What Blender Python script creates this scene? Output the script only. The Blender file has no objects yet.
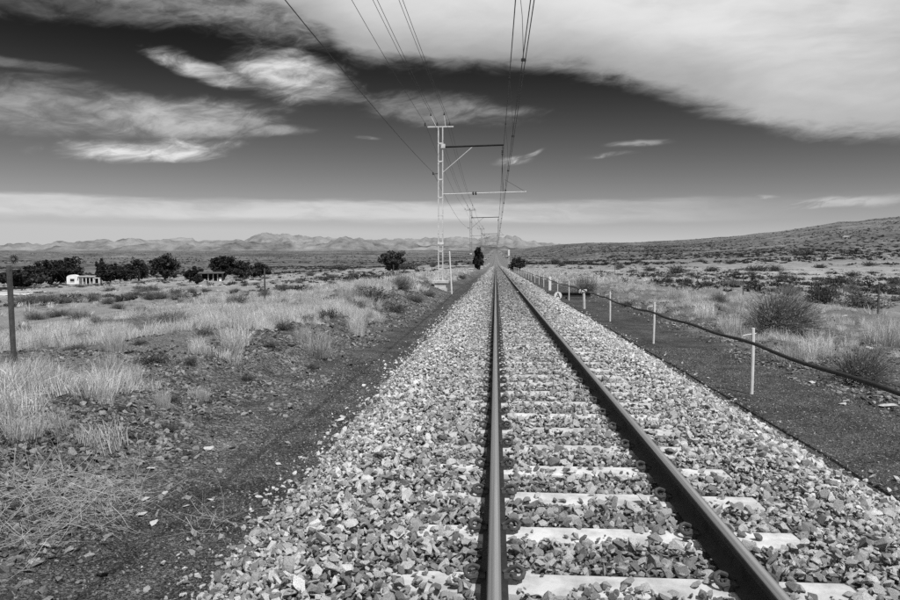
import bpy, bmesh, math, random
import numpy as np
from mathutils import Vector, Matrix, Euler

SC = bpy.context.scene
ORD = 'zeroth first second third fourth fifth sixth seventh eighth ninth tenth eleventh twelfth thirteenth fourteenth fifteenth sixteenth seventeenth eighteenth nineteenth twentieth twenty-first twenty-second twenty-third twenty-fourth twenty-fifth twenty-sixth twenty-seventh'.split()
COL = SC.collection
random.seed(7)
rng = np.random.default_rng(11)

# ------------------------------------------------------------------ camera
F_PX = 700.0                      # focal length in photograph pixels (900 wide)
CAM_Z = 1.475                     # eye above the sleeper tops (z = 0)
YAW = math.atan(45.5 / 700.0)     # vanishing point of the rails at px (495.5, 262)
PITCH = math.atan(38.0 / 700.0)
cam_d = bpy.data.cameras.new('camera')
cam = bpy.data.objects.new('camera', cam_d); COL.objects.link(cam)
cam.location = (0, 0, CAM_Z)
cam.rotation_euler = (math.radians(90) - PITCH, 0, YAW)
cam_d.sensor_width = 36.0
cam_d.lens = F_PX / 900.0 * 36.0
cam_d.clip_start = 0.05
cam_d.clip_end = 90000
SC.camera = cam
CAM_R = np.array(Euler(cam.rotation_euler, 'XYZ').to_matrix())

def pix_dir(px, py):
    d = CAM_R @ np.array([(px - 450.0) / F_PX, (300.0 - py) / F_PX, -1.0])
    return d / np.linalg.norm(d)
def pix_azel(px, py):
    d = pix_dir(px, py)
    return math.atan2(d[0], d[1]), math.asin(d[2])

# ------------------------------------------------------------------ sun, exposure
SUN_TO = Vector((0.36, -0.54, 1.0)).normalized()      # towards the sun: behind the viewer, to the right
SUN_EL = math.asin(SUN_TO.z)
SUN_AZ = math.atan2(SUN_TO.x, SUN_TO.y)
sun_d = bpy.data.lights.new('sun', 'SUN'); sun_d.energy = 4.9; sun_d.angle = math.radians(0.5)
sun_d.color = (1.0, 1.0, 1.0)
sun = bpy.data.objects.new('sun', sun_d); COL.objects.link(sun)
sun.rotation_euler = SUN_TO.to_track_quat('Z', 'Y').to_euler()
sun.location = (30, -45, 80)
SC.view_settings.view_transform = 'Standard'
SC.view_settings.look = 'None'
SC.view_settings.exposure = 0.0
SC.view_settings.gamma = 1.0
SC.view_settings.use_curve_mapping = False
SC.render.engine = 'CYCLES'
SC.cycles.use_denoising = False
SC.cycles.max_bounces = 6
SC.cycles.volume_bounces = 0
SC.cycles.transparent_max_bounces = 4
SC.render.filter_size = 0.95

# ------------------------------------------------------------------ world: red-filtered Nishita sky with cirrus
class NT:
    """small helper that writes math as shader nodes"""
    def __init__(s, tree): s.t = tree
    def n(s, typ, **kw):
        nd = s.t.nodes.new(typ)
        for k, v in kw.items(): setattr(nd, k, v)
        return nd
    def put(s, sock, v):
        if isinstance(v, (int, float)): sock.default_value = v
        elif isinstance(v, (tuple, list)): sock.default_value = v
        else: s.t.links.new(v, sock)
    def m(s, op, a, b=None, c=None, clamp=False):
        nd = s.n('ShaderNodeMath', operation=op); nd.use_clamp = clamp
        s.put(nd.inputs[0], a)
        if b is not None: s.put(nd.inputs[1], b)
        if c is not None: s.put(nd.inputs[2], c)
        return nd.outputs[0]
    def add(s, a, b): return s.m('ADD', a, b)
    def sub(s, a, b): return s.m('SUBTRACT', a, b)
    def mul(s, a, b): return s.m('MULTIPLY', a, b)
    def smooth(s, v, lo, hi, olo=0.0, ohi=1.0):
        nd = s.n('ShaderNodeMapRange', interpolation_type='SMOOTHSTEP')
        s.put(nd.inputs[0], v)
        for i, q in enumerate((lo, hi, olo, ohi)): s.put(nd.inputs[i + 1], q)
        return nd.outputs[0]
    def lin(s, v, lo, hi, olo=0.0, ohi=1.0):
        nd = s.n('ShaderNodeMapRange')
        s.put(nd.inputs[0], v)
        for i, q in enumerate((lo, hi, olo, ohi)): s.put(nd.inputs[i + 1], q)
        return nd.outputs[0]
    def noise(s, vec, scale, detail=4, rough=0.55, dist=0.0, out=0):
        nd = s.n('ShaderNodeTexNoise'); nd.noise_dimensions = '3D'
        if vec is not None: s.t.links.new(vec, nd.inputs['Vector'])
        nd.inputs['Scale'].default_value = scale; nd.inputs['Detail'].default_value = detail
        nd.inputs['Roughness'].default_value = rough; nd.inputs['Distortion'].default_value = dist
        return nd.outputs[out]
    def xyz(s, x, y, z):
        nd = s.n('ShaderNodeCombineXYZ')
        for i, q in enumerate((x, y, z)): s.put(nd.inputs[i], q)
        return nd.outputs[0]
    def mixf(s, f, a, b):
        nd = s.n('ShaderNodeMix', data_type='FLOAT')
        s.put(nd.inputs[0], f); s.put(nd.inputs[2], a); s.put(nd.inputs[3], b)
        return nd.outputs[0]

world = bpy.data.worlds.new('World'); SC.world = world; world.use_nodes = True
wt = world.node_tree; wt.nodes.clear(); W = NT(wt)
SKY_STRENGTH = 0.1
sky = W.n('ShaderNodeTexSky', sky_type='NISHITA'); sky.sun_disc = False
sky.sun_elevation = SUN_EL; sky.sun_rotation = SUN_AZ
sky.altitude = 1200; sky.air_density = 1.0; sky.dust_density = 0.6; sky.ozone_density = 2.0
sepc = W.n('ShaderNodeSeparateColor'); wt.links.new(sky.outputs[0], sepc.inputs[0])
red = sepc.outputs[0]                                   # black and white film behind a red filter
tc = W.n('ShaderNodeTexCoord'); sx = W.n('ShaderNodeSeparateXYZ'); wt.links.new(tc.outputs['Generated'], sx.inputs[0])
az = W.m('ARCTAN2', sx.outputs[0], sx.outputs[1]); el = W.m('ARCSINE', sx.outputs[2])
elc = W.m('MAXIMUM', el, 0.0)
rr_ = W.sub(red, 1.72)
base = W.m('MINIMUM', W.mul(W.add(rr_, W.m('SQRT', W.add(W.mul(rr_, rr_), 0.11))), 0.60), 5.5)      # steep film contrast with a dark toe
# wispy noise fields of a cirrus layer (azimuth / elevation stretched, domain-warped)
w1 = W.noise(W.xyz(W.mul(az, 5.0), W.mul(el, 11.0), 2.3), 1.0, 4, 0.55)
w2 = W.noise(W.xyz(W.mul(az, 5.0), W.mul(el, 11.0), 17.9), 1.0, 4, 0.55)
azw = W.add(az, W.mul(W.sub(w1, 0.5), 0.16)); elw = W.add(el, W.mul(W.sub(w2, 0.5), 0.045))
streak = W.noise(W.xyz(W.mul(azw, 7.0), W.mul(W.add(elw, W.mul(az, 0.07)), 30.0), 5.1), 1.0, 10, 0.60)
fine = W.noise(W.xyz(W.mul(azw, 17.0), W.mul(W.add(elw, W.mul(az, -0.20)), 52.0), 9.7), 1.0, 9, 0.66, 0.35)
big = W.noise(W.xyz(W.mul(azw, 2.4), W.mul(elw, 7.0), 1.7), 1.0, 5, 0.55)
def blob(px, py, wpx, hpx, tilt_deg, lo=0.1, hi=0.9):
    """soft tilted ellipse of cloud centred on a direction"""
    a0, e0 = pix_azel(px, py)
    t = math.radians(tilt_deg); c, sn = math.cos(t), math.sin(t)
    da = W.sub(W.add(az, W.mul(W.sub(w1, 0.5), 0.07)), a0); de = W.sub(W.add(el, W.mul(W.sub(w2, 0.5), 0.030)), e0)
    u = W.m('MULTIPLY', W.add(W.mul(da, c), W.mul(de, sn)), 1.0 / (wpx / F_PX))
    v = W.m('MULTIPLY', W.add(W.mul(da, -sn), W.mul(de, c)), 1.0 / (hpx / F_PX))
    r = W.m('SQRT', W.add(W.mul(u, u), W.mul(v, v)))
    return W.smooth(r, 1.0, 0.15, 0.0, 1.0)
# the wide sheet overhead: lower edge given as elevation over azimuth
fc = W.n('ShaderNodeFloatCurve')
wt.links.new(W.m('MULTIPLY_ADD', az, 1 / (2 * math.pi), 0.5), fc.inputs['Value'])
edge_px = [(-60, -60), (60, -45), (180, -12), (260, 12), (320, 40), (365, 66), (430, 68), (500, 70), (560, 74), (620, 88), (690, 106), (750, 126), (810, 138), (880, 142), (960, 140)]
cu = fc.mapping.curves[0]
pts = [(pix_azel(*q)[0] / (2 * math.pi) + 0.5, pix_azel(*q)[1]) for q in edge_px]
pts = [(0.0, 0.34), (0.12, 0.30), (0.25, 0.38), (0.34, 0.44)] + pts + [(0.68, 0.22), (0.76, 0.30), (0.88, 0.36), (1.0, 0.34)]
cu.points[0].location = pts[0]; cu.points[1].location = pts[-1]
for q in pts[1:-1]: cu.points.new(*q)
for q in cu.points: q.handle_type = 'AUTO'
fc.mapping.update()
edge = fc.outputs[0]
d_edge = W.sub(W.add(el, W.mul(W.sub(fine, 0.5), 0.022)), W.add(edge, W.mul(W.sub(streak, 0.5), 0.05)))
sheet = W.add(W.mul(W.smooth(d_edge, -0.008, 0.026), 0.62), W.mul(W.smooth(d_edge, 0.0, 0.11), 0.38))
sheet_tone = W.smooth(W.add(W.mul(big, 0.75), W.mul(streak, 0.4)), 0.36, 0.70, 0.72, 1.0)
sheet = W.mul(sheet, sheet_tone)
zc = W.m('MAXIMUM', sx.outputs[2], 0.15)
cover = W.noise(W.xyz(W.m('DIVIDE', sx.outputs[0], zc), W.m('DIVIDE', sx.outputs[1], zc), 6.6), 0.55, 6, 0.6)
sheet = W.mul(sheet, W.mixf(W.smooth(el, 0.40, 0.62), 1.0, W.smooth(cover, 0.46, 0.60, 0.05, 1.0)))      # sheet broken up out of view overhead, to cut its fill light
# left puffs and veils
tex = W.smooth(W.add(W.mul(streak, 0.5), W.mul(fine, 0.5)), 0.36, 0.62, 0.30, 1.0)
tex_s = W.smooth(W.add(W.mul(streak, 0.65), W.mul(fine, 0.3)), 0.34, 0.62, 0.45, 1.0)
tex2 = W.smooth(W.add(W.mul(streak, 0.7), W.mul(fine, 0.35)), 0.42, 0.66, 0.0, 1.0)
nz_w = W.add(W.mul(streak, 0.5), W.mul(fine, 0.5))
puffs = None
for (px, py, w, h, tl, k) in [(292, 76, 85, 34, -6, 1.15), (215, 72, 85, 14, -14, 0.9), (330, 95, 60, 16, -4, 0.45),
                              (150, 147, 115, 17, 3, 1.15), (165, 118, 165, 30, 3, 0.72), (30, 108, 110, 34, 6, 0.55),
                              (280, 133, 60, 7, 3, 0.5), (250, 6, 320, 44, -4, 0.62), (60, 4, 200, 20, 3, 0.26), (20, 66, 70, 8, 0, 0.30),
                              (440, 108, 130, 22, -4, 0.40), (500, 110, 70, 10, -5, 0.5), (470, 40, 200, 40, 0, 0.25)]:
    bl = blob(px, py, w * 1.12, h * 1.12, tl)
    er = W.smooth(W.add(bl, W.mul(W.sub(nz_w, 0.5), 2.7 if h < 25 else 2.0)), 0.10, 1.45)
    b = W.mul(W.mul(er, W.smooth(bl, 0.0, 0.35)), W.mul(k, W.lin(tex, 0.0, 1.0, 0.5, 1.05)))
    puffs = b if puffs is None else W.m('MAXIMUM', puffs, b)
for (px, py, w, h, tl, k) in [(510, 161, 28, 6, 2, 0.85), (528, 157, 24, 3, 18, 0.6), (636, 145, 40, 5.5, 2, 0.5), (606, 158, 32, 3.5, 4, 0.65),
                              (760, 197, 30, 3.5, 2, 0.5), (850, 201, 90, 8, 2, 0.6), (830, 206, 60, 4, 4, 0.5), (368, 139, 18, 3, 0, 0.3)]:
    b = W.mul(W.mul(blob(px, py, w, h, tl), k), W.smooth(fine, 0.34, 0.58, 0.15, 1.0))
    puffs = W.m('MAXIMUM', puffs, b)
# a flat band of stratus low over the whole horizon
e1 = pix_azel(400, 203)[1]; e2 = pix_azel(400, 221)[1]
bw = W.mul(W.sub(W.noise(W.xyz(W.mul(az, 5.0), W.mul(el, 40.0), 3.3), 1.0, 5, 0.6), 0.5), 0.022)
ba = W.add(el, bw)
band = W.mul(W.smooth(ba, e1 + 0.006, e1 - 0.004), W.smooth(ba, e2 - 0.012, e2 + 0.005))
band = W.mul(band, W.mul(W.smooth(streak, 0.30, 0.6, 0.62, 1.0), W.smooth(az, 0.02, 0.50, 1.0, 0.15)))
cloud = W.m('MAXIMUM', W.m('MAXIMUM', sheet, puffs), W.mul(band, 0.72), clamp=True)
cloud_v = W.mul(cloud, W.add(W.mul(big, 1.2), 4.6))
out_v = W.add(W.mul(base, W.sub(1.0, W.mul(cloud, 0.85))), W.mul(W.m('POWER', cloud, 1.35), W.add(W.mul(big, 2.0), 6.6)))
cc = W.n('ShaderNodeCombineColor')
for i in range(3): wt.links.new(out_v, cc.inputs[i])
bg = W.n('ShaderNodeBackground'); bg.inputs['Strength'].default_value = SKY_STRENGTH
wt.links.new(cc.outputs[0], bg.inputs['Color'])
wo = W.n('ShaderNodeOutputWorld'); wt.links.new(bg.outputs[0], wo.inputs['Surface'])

# ------------------------------------------------------------------ numpy noise
def _hash(ix, iy, seed):
    h = (ix.astype(np.int64) * 374761393 + iy.astype(np.int64) * 668265263 + seed * 974634777) & 0x7fffffff
    h = ((h ^ (h >> 13)) * 1274126177) & 0x7fffffff
    h = h ^ (h >> 16)
    return (h & 0xffff) / 65535.0
def vnoise(x, y, seed=0):
    x = np.asarray(x, float); y = np.asarray(y, float)
    ix = np.floor(x); iy = np.floor(y); fx = x - ix; fy = y - iy
    fx = fx * fx * fx * (fx * (fx * 6 - 15) + 10); fy = fy * fy * fy * (fy * (fy * 6 - 15) + 10)
    a = _hash(ix, iy, seed); b = _hash(ix + 1, iy, seed); c = _hash(ix, iy + 1, seed); d = _hash(ix + 1, iy + 1, seed)
    return (a * (1 - fx) + b * fx) * (1 - fy) + (c * (1 - fx) + d * fx) * fy - 0.5
def fbm(x, y, octv=4, seed=0, gain=0.5):
    s = 0; amp = 1.0; f = 1.0
    for o in range(octv):
        s = s + amp * vnoise(x * f, y * f, seed + o * 17); amp *= gain; f *= 2.03
    return s
def sstep(v, lo, hi):
    t = np.clip((v - lo) / (hi - lo), 0, 1); return t * t * (3 - 2 * t)

# ------------------------------------------------------------------ terrain height
PX_ = np.array([-700, -100, 150, 470, 500, 530, 560, 600, 640, 700, 740, 780, 820, 840, 858, 875, 900, 960, 1100, 1500, 2500])
EL_ = np.array([10, 11.0, 11.3, 11.5, 11.9, 14.5, 18, 19.3, 20.3, 22.5, 26, 31, 37.5, 40.5, 40.8, 43, 45, 48, 50, 38, 14])
RC_ = np.array([6000, 6000, 6000, 6000, 5200, 3600, 2600, 2300, 2200, 2200, 2100, 2000, 2000, 2000, 2000, 2100, 2200, 2200, 2300, 2600, 4000])
XP = np.array([-700, -300, -160, -110, -60, -30, -14, -9.5, -7, -5.6, -4.4, -3.4, -2.8, -2.45, 3.3, 5.0, 5.7, 7, 10, 14, 30, 60, 150, 400])
ZP = np.array([-7.0, -7.4, -6.6, -4.9, -2.4, -1.15, -0.55, -0.24, 0.02, 0.08, 0.00, -0.25, -0.41, -0.475, -0.475, -0.475, -0.42, -0.34, -0.38, -0.46, -0.75, -1.0, -1.4, -1.0])
_ae = [pix_azel(float(p_), 262.0 - float(q_)) for p_, q_ in zip(PX_, EL_)]
AZ_ = np.array([q[0] for q in _ae]); TE_ = np.tan(np.array([q[1] for q in _ae]))
def rise(x, y):
    r = np.hypot(x, y) + 1e-6
    a = np.arctan2(x, y) * sstep(np.abs(x), 20, 160)
    e = np.interp(a, AZ_, TE_); rc = np.interp(a, AZ_, RC_)
    t = np.clip(np.log(r / 240.0) / np.log(rc / 240.0), 0, 1)
    s = t * t * (3 - 2 * t)
    z = e * np.minimum(r, rc) * s
    back = np.clip((r - rc) / (2.2 * rc), 0, 1)
    return z * (1 - 0.75 * sstep(back, 0, 1))
def T(y):
    """rise of the railway along its length"""
    y = np.asarray(y, float)
    return rise(np.zeros_like(y), np.maximum(y, 0.0))
def H(x, y):
    x = np.asarray(x, float); y = np.asarray(y, float)
    r = np.hypot(x, y)
    near = np.interp(x + 0.25 * vnoise(y / 7.0, x * 0 + 3.1, 5) * sstep(np.abs(x - 0.7), 2.6, 4.5), XP, ZP) * np.exp(-(r / 2500.0) ** 2)
    off = sstep(-x, 2.5, 3.6) + sstep(x, 5.1, 6.5)
    wide = sstep(np.abs(x), 7, 25)
    z = near + rise(x, y)
    z = z + off * (0.38 * fbm(x / 2.4, y / 3.2, 3, 3) + 0.07 * fbm(x / 0.5, y / 0.5, 3, 9) * np.exp(-r / 40.0)) + 0.05 * (1 - sstep(np.abs(x - 0.7), 6, 9)) * sstep(np.abs(x - 0.7), 2.6, 3.2) * fbm(x / 1.1, y / 2.2, 2, 43)
    z = z + wide * (0.9 * fbm(x / 38.0, y / 38.0, 3, 21) * sstep(r, 20, 160))
    z = z + sstep(np.abs(x), 60, 300) * sstep(r, 300, 1500) * 9.0 * fbm(x / 330.0, y / 330.0, 4, 31)
    z = z + 0.012 * fbm(x / 0.6, y / 0.6, 3, 41)
    # a worn hump at the edge of the bank by the first mast
    z = z + 0.22 * np.exp(-(((x + 5.2) / 1.3) ** 2 + ((y - 31) / 6.0) ** 2))
    return z
def hz(x, y): return float(H(np.array([x]), np.array([y]))[0])
def pix_ground(px, py, smax=6000):
    """where the view ray of a photograph pixel first meets the ground"""
    d = pix_dir(px, py); S_ = 1.5 * 1.012 ** np.arange(int(math.log(smax / 1.5) / math.log(1.012)) + 1)
    Q = np.array([0, 0, CAM_Z]) + d[None, :] * S_[:, None]
    hit = np.nonzero(Q[:, 2] <= H(Q[:, 0], Q[:, 1]))[0]
    k = hit[0] if len(hit) else len(S_) - 1
    p, s = Q[k], float(S_[k])
    if k > 0 and len(hit):
        S_ = np.linspace(S_[k - 1], S_[k], 24); Q = np.array([0, 0, CAM_Z]) + d[None, :] * S_[:, None]
        h2 = np.nonzero(Q[:, 2] <= H(Q[:, 0], Q[:, 1]))[0]; k = h2[0] if len(h2) else 23
        p, s = Q[k], float(S_[k])
    p = [float(c) for c in p]
    return p[0], p[1], s

# ------------------------------------------------------------------ materials (all neutral greys: black and white photograph)
def g(v): return (v, v, v, 1)
MATS = {}
def material(name, lo, hi, rough=0.9, scale=8.0, detail=5, bump=0.0, bscale=None, metallic=0.0, rand=0.0, spec=0.3, contrast=(0.3, 0.7), coords='Object'):
    m = bpy.data.materials.new(name); m.use_nodes = True
    t = m.node_tree; N = NT(t); bs = t.nodes['Principled BSDF']
    tcn = N.n('ShaderNodeTexCoord')
    n1 = N.noise(tcn.outputs[coords], scale, detail, 0.6)
    v = N.lin(n1, contrast[0], contrast[1], lo, hi)
    if rand > 0:
        oi = N.n('ShaderNodeObjectInfo')
        v = N.mul(v, N.lin(oi.outputs['Random'], 0, 1, 1.0 - rand, 1.0 + rand * 0.7))
    c = N.n('ShaderNodeCombineColor')
    for i in range(3): t.links.new(v, c.inputs[i])
    t.links.new(c.outputs[0], bs.inputs['Base Color'])
    bs.inputs['Roughness'].default_value = rough; bs.inputs['Metallic'].default_value = metallic
    bs.inputs['Specular IOR Level'].default_value = spec
    if bump > 0:
        b = N.n('ShaderNodeBump'); b.inputs['Strength'].default_value = 0.9; b.inputs['Distance'].default_value = bump
        n2 = N.noise(tcn.outputs[coords], bscale or scale * 3, 6, 0.65)
        t.links.new(n2, b.inputs['Height']); t.links.new(b.outputs[0], bs.inputs['Normal'])
    MATS[name] = m
    return m
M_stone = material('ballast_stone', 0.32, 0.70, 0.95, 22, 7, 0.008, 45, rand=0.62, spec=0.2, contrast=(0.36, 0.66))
def soil_and_far_shade(m):
    """brake dust and oil: stones lying between and beside the rails are dirtier; far stones take painted gap shade"""
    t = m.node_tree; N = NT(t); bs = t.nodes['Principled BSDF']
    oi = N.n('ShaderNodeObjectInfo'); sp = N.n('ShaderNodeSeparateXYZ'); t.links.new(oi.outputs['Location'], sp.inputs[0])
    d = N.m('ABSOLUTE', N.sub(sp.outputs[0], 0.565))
    k = N.mul(N.smooth(d, 0.60, 1.45, N.smooth(sp.outputs[1], 5.0, 25.0, 0.78, 0.56), 1.0), N.smooth(sp.outputs[1], 7.0, 45.0, 1.0, 0.70))      # darkened with distance, for gap shade the coarse far stones lack
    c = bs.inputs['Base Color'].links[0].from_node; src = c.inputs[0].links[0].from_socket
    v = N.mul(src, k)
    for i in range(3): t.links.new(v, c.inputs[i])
soil_and_far_shade(M_stone)
M_slate = material('dark_shale', 0.08, 0.27, 0.95, 12, 5, 0.004, 50, rand=0.85, spec=0.2)
M_white_stone = material('quartz_rock', 0.34, 0.62, 0.85, 12, 5, 0.006, 30)
M_sleeper = material('weathered_concrete', 0.33, 0.56, 0.95, 6, 10, 0.003, 70, rand=0.12, spec=0.2, contrast=(0.35, 0.6))
M_rust = material('rail_rust', 0.014, 0.034, 0.75, 20, 6, 0.001, 90, spec=0.3)
M_clip = material('clip_iron', 0.03, 0.07, 0.7, 30, 4, 0.001, 90, spec=0.35)
M_paint = material('white_paint', 0.52, 0.74, 0.6, 6, 6, 0.001, 40)
M_galv = material('galvanised_steel', 0.42, 0.62, 0.55, 4, 6, 0.0, metallic=0.0, spec=0.4)
M_galv_dark = material('dark_galvanised', 0.10, 0.20, 0.7, 4, 6, spec=0.3)  # darker grey given to the masts beyond the nearest
M_boom = material('tarred_steel', 0.010, 0.02, 0.8, 6, 4, spec=0.2)
M_darksteel = material('dark_steel', 0.02, 0.045, 0.7, 6, 4, spec=0.4)
M_wire = material('wire', 0.012, 0.025, 0.5, 6, 2, spec=0.4)
M_wire_pale = material('line_wire', 0.015, 0.03, 0.5, 6, 2, spec=0.4)
M_cable = material('rubber_cable', 0.014, 0.028, 0.65, 8, 3, 0.002, 20)
M_porc = material('insulator_glaze', 0.03, 0.05, 0.25, 6, 2, spec=0.5)
M_post = material('weathered_post', 0.05, 0.10, 0.85, 20, 5, 0.002, 40)
M_concrete = material('plinth_concrete', 0.42, 0.60, 0.9, 5, 6, 0.004, 30)
M_plaster = material('white_plaster', 0.62, 0.80, 0.9, 1.2, 6)
M_roof = material('sheet_roof', 0.30, 0.42, 0.6, 2, 4)
M_dark = material('dark_opening', 0.02, 0.03, 0.8, 2, 2)
M_shed = material('shed_wall', 0.06, 0.11, 0.9, 2, 4)
M_bark = material('bark', 0.05, 0.10, 0.95, 8, 5)
M_sand = material('pale_soil', 0.42, 0.58, 0.95, 1.0, 5, 0.01, 8)
M_black = material('black_paint', 0.015, 0.025, 0.6, 8, 2)

def foliage(name, lo, hi, rand=0.3, trans=0.25):
    m = bpy.data.materials.new(name); m.use_nodes = True
    t = m.node_tree; N = NT(t); bs = t.nodes['Principled BSDF']
    ge = N.n('ShaderNodeNewGeometry'); oi = N.n('ShaderNodeObjectInfo')
    v = N.lin(ge.outputs['Random Per Island'], 0, 1, lo, hi)
    v = N.mul(v, N.lin(oi.outputs['Random'], 0, 1, 1 - rand, 1 + rand))
    c = N.n('ShaderNodeCombineColor')
    for i in range(3): t.links.new(v, c.inputs[i])
    t.links.new(c.outputs[0], bs.inputs['Base Color'])
    bs.inputs['Roughness'].default_value = 0.8; bs.inputs['Specular IOR Level'].default_value = 0.15
    tr = N.n('ShaderNodeBsdfTranslucent'); t.links.new(c.outputs[0], tr.inputs['Color'])
    mx = N.n('ShaderNodeMixShader'); mx.inputs[0].default_value = trans
    t.links.new(bs.outputs[0], mx.inputs[1]); t.links.new(tr.outputs[0], mx.inputs[2])
    t.links.new(mx.outputs[0], t.nodes['Material Output'].inputs['Surface'])
    return m
M_straw = foliage('dry_straw', 0.40, 0.80, 0.25, 0.35)
M_shrub = foliage('karoo_leaf', 0.045, 0.12, 0.35, 0.15)
M_shrub_pale = foliage('grey_twig', 0.09, 0.24, 0.3, 0.2)
M_tree = foliage('tree_leaf', 0.016, 0.055, 0.25, 0.15)
M_twig = foliage('dead_twig', 0.28, 0.60, 0.2, 0.1)
M_scrub = foliage('dark_scrub', 0.022, 0.07, 0.3, 0.1)
M_stem = foliage('shrub_stem', 0.07, 0.14, 0.2, 0.0)

def rail_head_material():
    m = bpy.data.materials.new('worn_rail_steel'); m.use_nodes = True
    t = m.node_tree; N = NT(t); bs = t.nodes['Principled BSDF']
    tcn = N.n('ShaderNodeTexCoord'); sp = N.n('ShaderNodeSeparateXYZ'); t.links.new(tcn.outputs['Object'], sp.inputs[0])
    # running band along the head: position across the head, with long wear streaks
    lo = N.noise(N.xyz(N.mul(sp.outputs[0], 220.0), N.mul(sp.outputs[1], 0.35), 0.0), 1.0, 5, 0.6)
    wob = N.mul(N.sub(N.noise(N.xyz(0.0, N.mul(sp.outputs[1], 0.8), 0.0), 1.0, 3), 0.5), 0.006)
    dist = N.m('ABSOLUTE', N.sub(N.add(sp.outputs[0], wob), 0.009))
    band = N.mul(N.smooth(dist, 0.017, 0.003), N.lin(N.noise(N.xyz(0.0, sp.outputs[1], 4.0), 0.6, 4), 0.3, 0.7, 0.6, 1.0))
    v = N.add(N.lin(lo, 0.3, 0.7, 0.18, 0.44), N.mul(band, 0.40))
    c = N.n('ShaderNodeCombineColor')
    for i in range(3): t.links.new(v, c.inputs[i])
    t.links.new(c.outputs[0], bs.inputs['Base Color'])
    bs.inputs['Metallic'].default_value = 0.85
    t.links.new(N.mixf(band, 0.52, N.lin(lo, 0.3, 0.7, 0.32, 0.16)), bs.inputs['Roughness'])
    return m
M_railtop = rail_head_material()

def ground_material():
    m = bpy.data.materials.new('karoo_ground'); m.use_nodes = True
    t = m.node_tree; N = NT(t); bs = t.nodes['Principled BSDF']
    tcn = N.n('ShaderNodeTexCoord'); P = tcn.outputs['Object']
    at = lambda nm: N.t.nodes.new('ShaderNodeAttribute')
    def attr(nm):
        a = N.n('ShaderNodeAttribute'); a.attribute_name = nm; return a.outputs['Fac']
    path = attr('path'); grass = attr('grass'); plain = attr('plain'); far = attr('far')
    grit = N.noise(P, 55.0, 4, 0.75)
    med = N.noise(P, 2.2, 5, 0.6)
    mid = N.noise(P, 0.16, 6, 0.62); patchn = N.noise(P, 0.55, 4, 0.6)
    large = N.noise(P, 0.018, 6, 0.62)
    huge = N.noise(P, 0.0022, 7, 0.62)
    def vor(scale):
        q = N.n('ShaderNodeTexVoronoi'); t.links.new(P, q.inputs['Vector']); q.inputs['Scale'].default_value = scale
        s_ = N.n('ShaderNodeSeparateColor'); t.links.new(q.outputs['Color'], s_.inputs[0]); return s_.outputs[0], q.outputs['Distance']
    p1, d1 = vor(150.0); p2, d2 = vor(62.0); p3, d3 = vor(31.0)
    peb = N.add(N.mul(N.m('POWER', p1, 3.0), 0.55), N.mul(N.m('POWER', p2, 4.0), 0.45))
    v_path = N.mul(N.lin(peb, 0.0, 1.0, 0.015, 0.25), N.lin(med, 0.3, 0.7, 0.65, 1.35))
    peb2 = N.add(N.mul(N.m('POWER', p2, 2.5), 0.5), N.mul(N.m('POWER', p3, 3.5), 0.5))
    v_stony = N.mul(N.add(N.lin(peb2, 0.0, 1.0, 0.017, 0.30), N.mul(N.m('POWER', p1, 3.0), 0.05)), N.lin(med, 0.3, 0.7, 0.6, 1.4))
    v_grass = N.mul(N.lin(N.add(N.mul(grit, 0.5), N.mul(N.m('POWER', p2, 2.0), 0.5)), 0.2, 0.7, 0.07, 0.24), N.lin(med, 0.3, 0.7, 0.8, 1.2))
    v_plain = N.mul(N.lin(N.add(N.mul(mid, 0.6), N.mul(large, 0.4)), 0.36, 0.64, 0.13, 0.36), N.lin(N.add(grit, N.mul(p2, 0.4)), 0.3, 1.0, 0.7, 1.3))
    # far plain: scrub cover and bare soil mix
    sc = N.noise(P, 0.09, 3, 0.8)
    v_far = N.mul(N.lin(N.add(N.mul(large, 0.45), N.mul(huge, 0.55)), 0.38, 0.62, 0.055, 0.19), N.lin(sc, 0.40, 0.60, 0.5, 1.3))
    v_stony = N.mul(v_stony, N.lin(patchn, 0.3, 0.7, 0.7, 1.3)); v_path = N.mul(v_path, N.lin(patchn, 0.3, 0.7, 0.72, 1.28))
    v = N.mixf(path, v_stony, v_path)
    v = N.mixf(grass, v, v_grass)
    v = N.mixf(plain, v, v_plain)
    v = N.mixf(far, v, v_far)
    c = N.n('ShaderNodeCombineColor')
    for i in range(3): t.links.new(v, c.inputs[i])
    t.links.new(c.outputs[0], bs.inputs['Base Color'])
    bs.inputs['Roughness'].default_value = 0.97; bs.inputs['Specular IOR Level'].default_value = 0.1
    b = N.n('ShaderNodeBump'); b.inputs['Strength'].default_value = 0.8; b.inputs['Distance'].default_value = 0.02
    t.links.new(N.add(N.noise(P, 38.0, 5, 0.7), N.add(N.mul(d2, -0.9), N.mul(d1, -0.4))), b.inputs['Height']); t.links.new(b.outputs[0], bs.inputs['Normal'])
    return m
M_ground = ground_material()
M_bedfill = material('ballast_fill', 0.12, 0.42, 0.97, 26, 5, 0.02, 22, spec=0.1)
def gap_shade_near(m):
    """gap shade is darkened into the fill where single stones are built; farther off the fill stands for the stones"""
    t = m.node_tree; N = NT(t); c = t.nodes['Principled BSDF'].inputs['Base Color'].links[0].from_node
    sp = N.n('ShaderNodeSeparateXYZ'); t.links.new(N.n('ShaderNodeTexCoord').outputs['Object'], sp.inputs[0])
    v = N.mul(c.inputs[0].links[0].from_socket, N.smooth(sp.outputs[1], 90.0, 220.0, 0.35, 0.62))
    for i in range(3): t.links.new(v, c.inputs[i])
gap_shade_near(M_bedfill)
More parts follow.
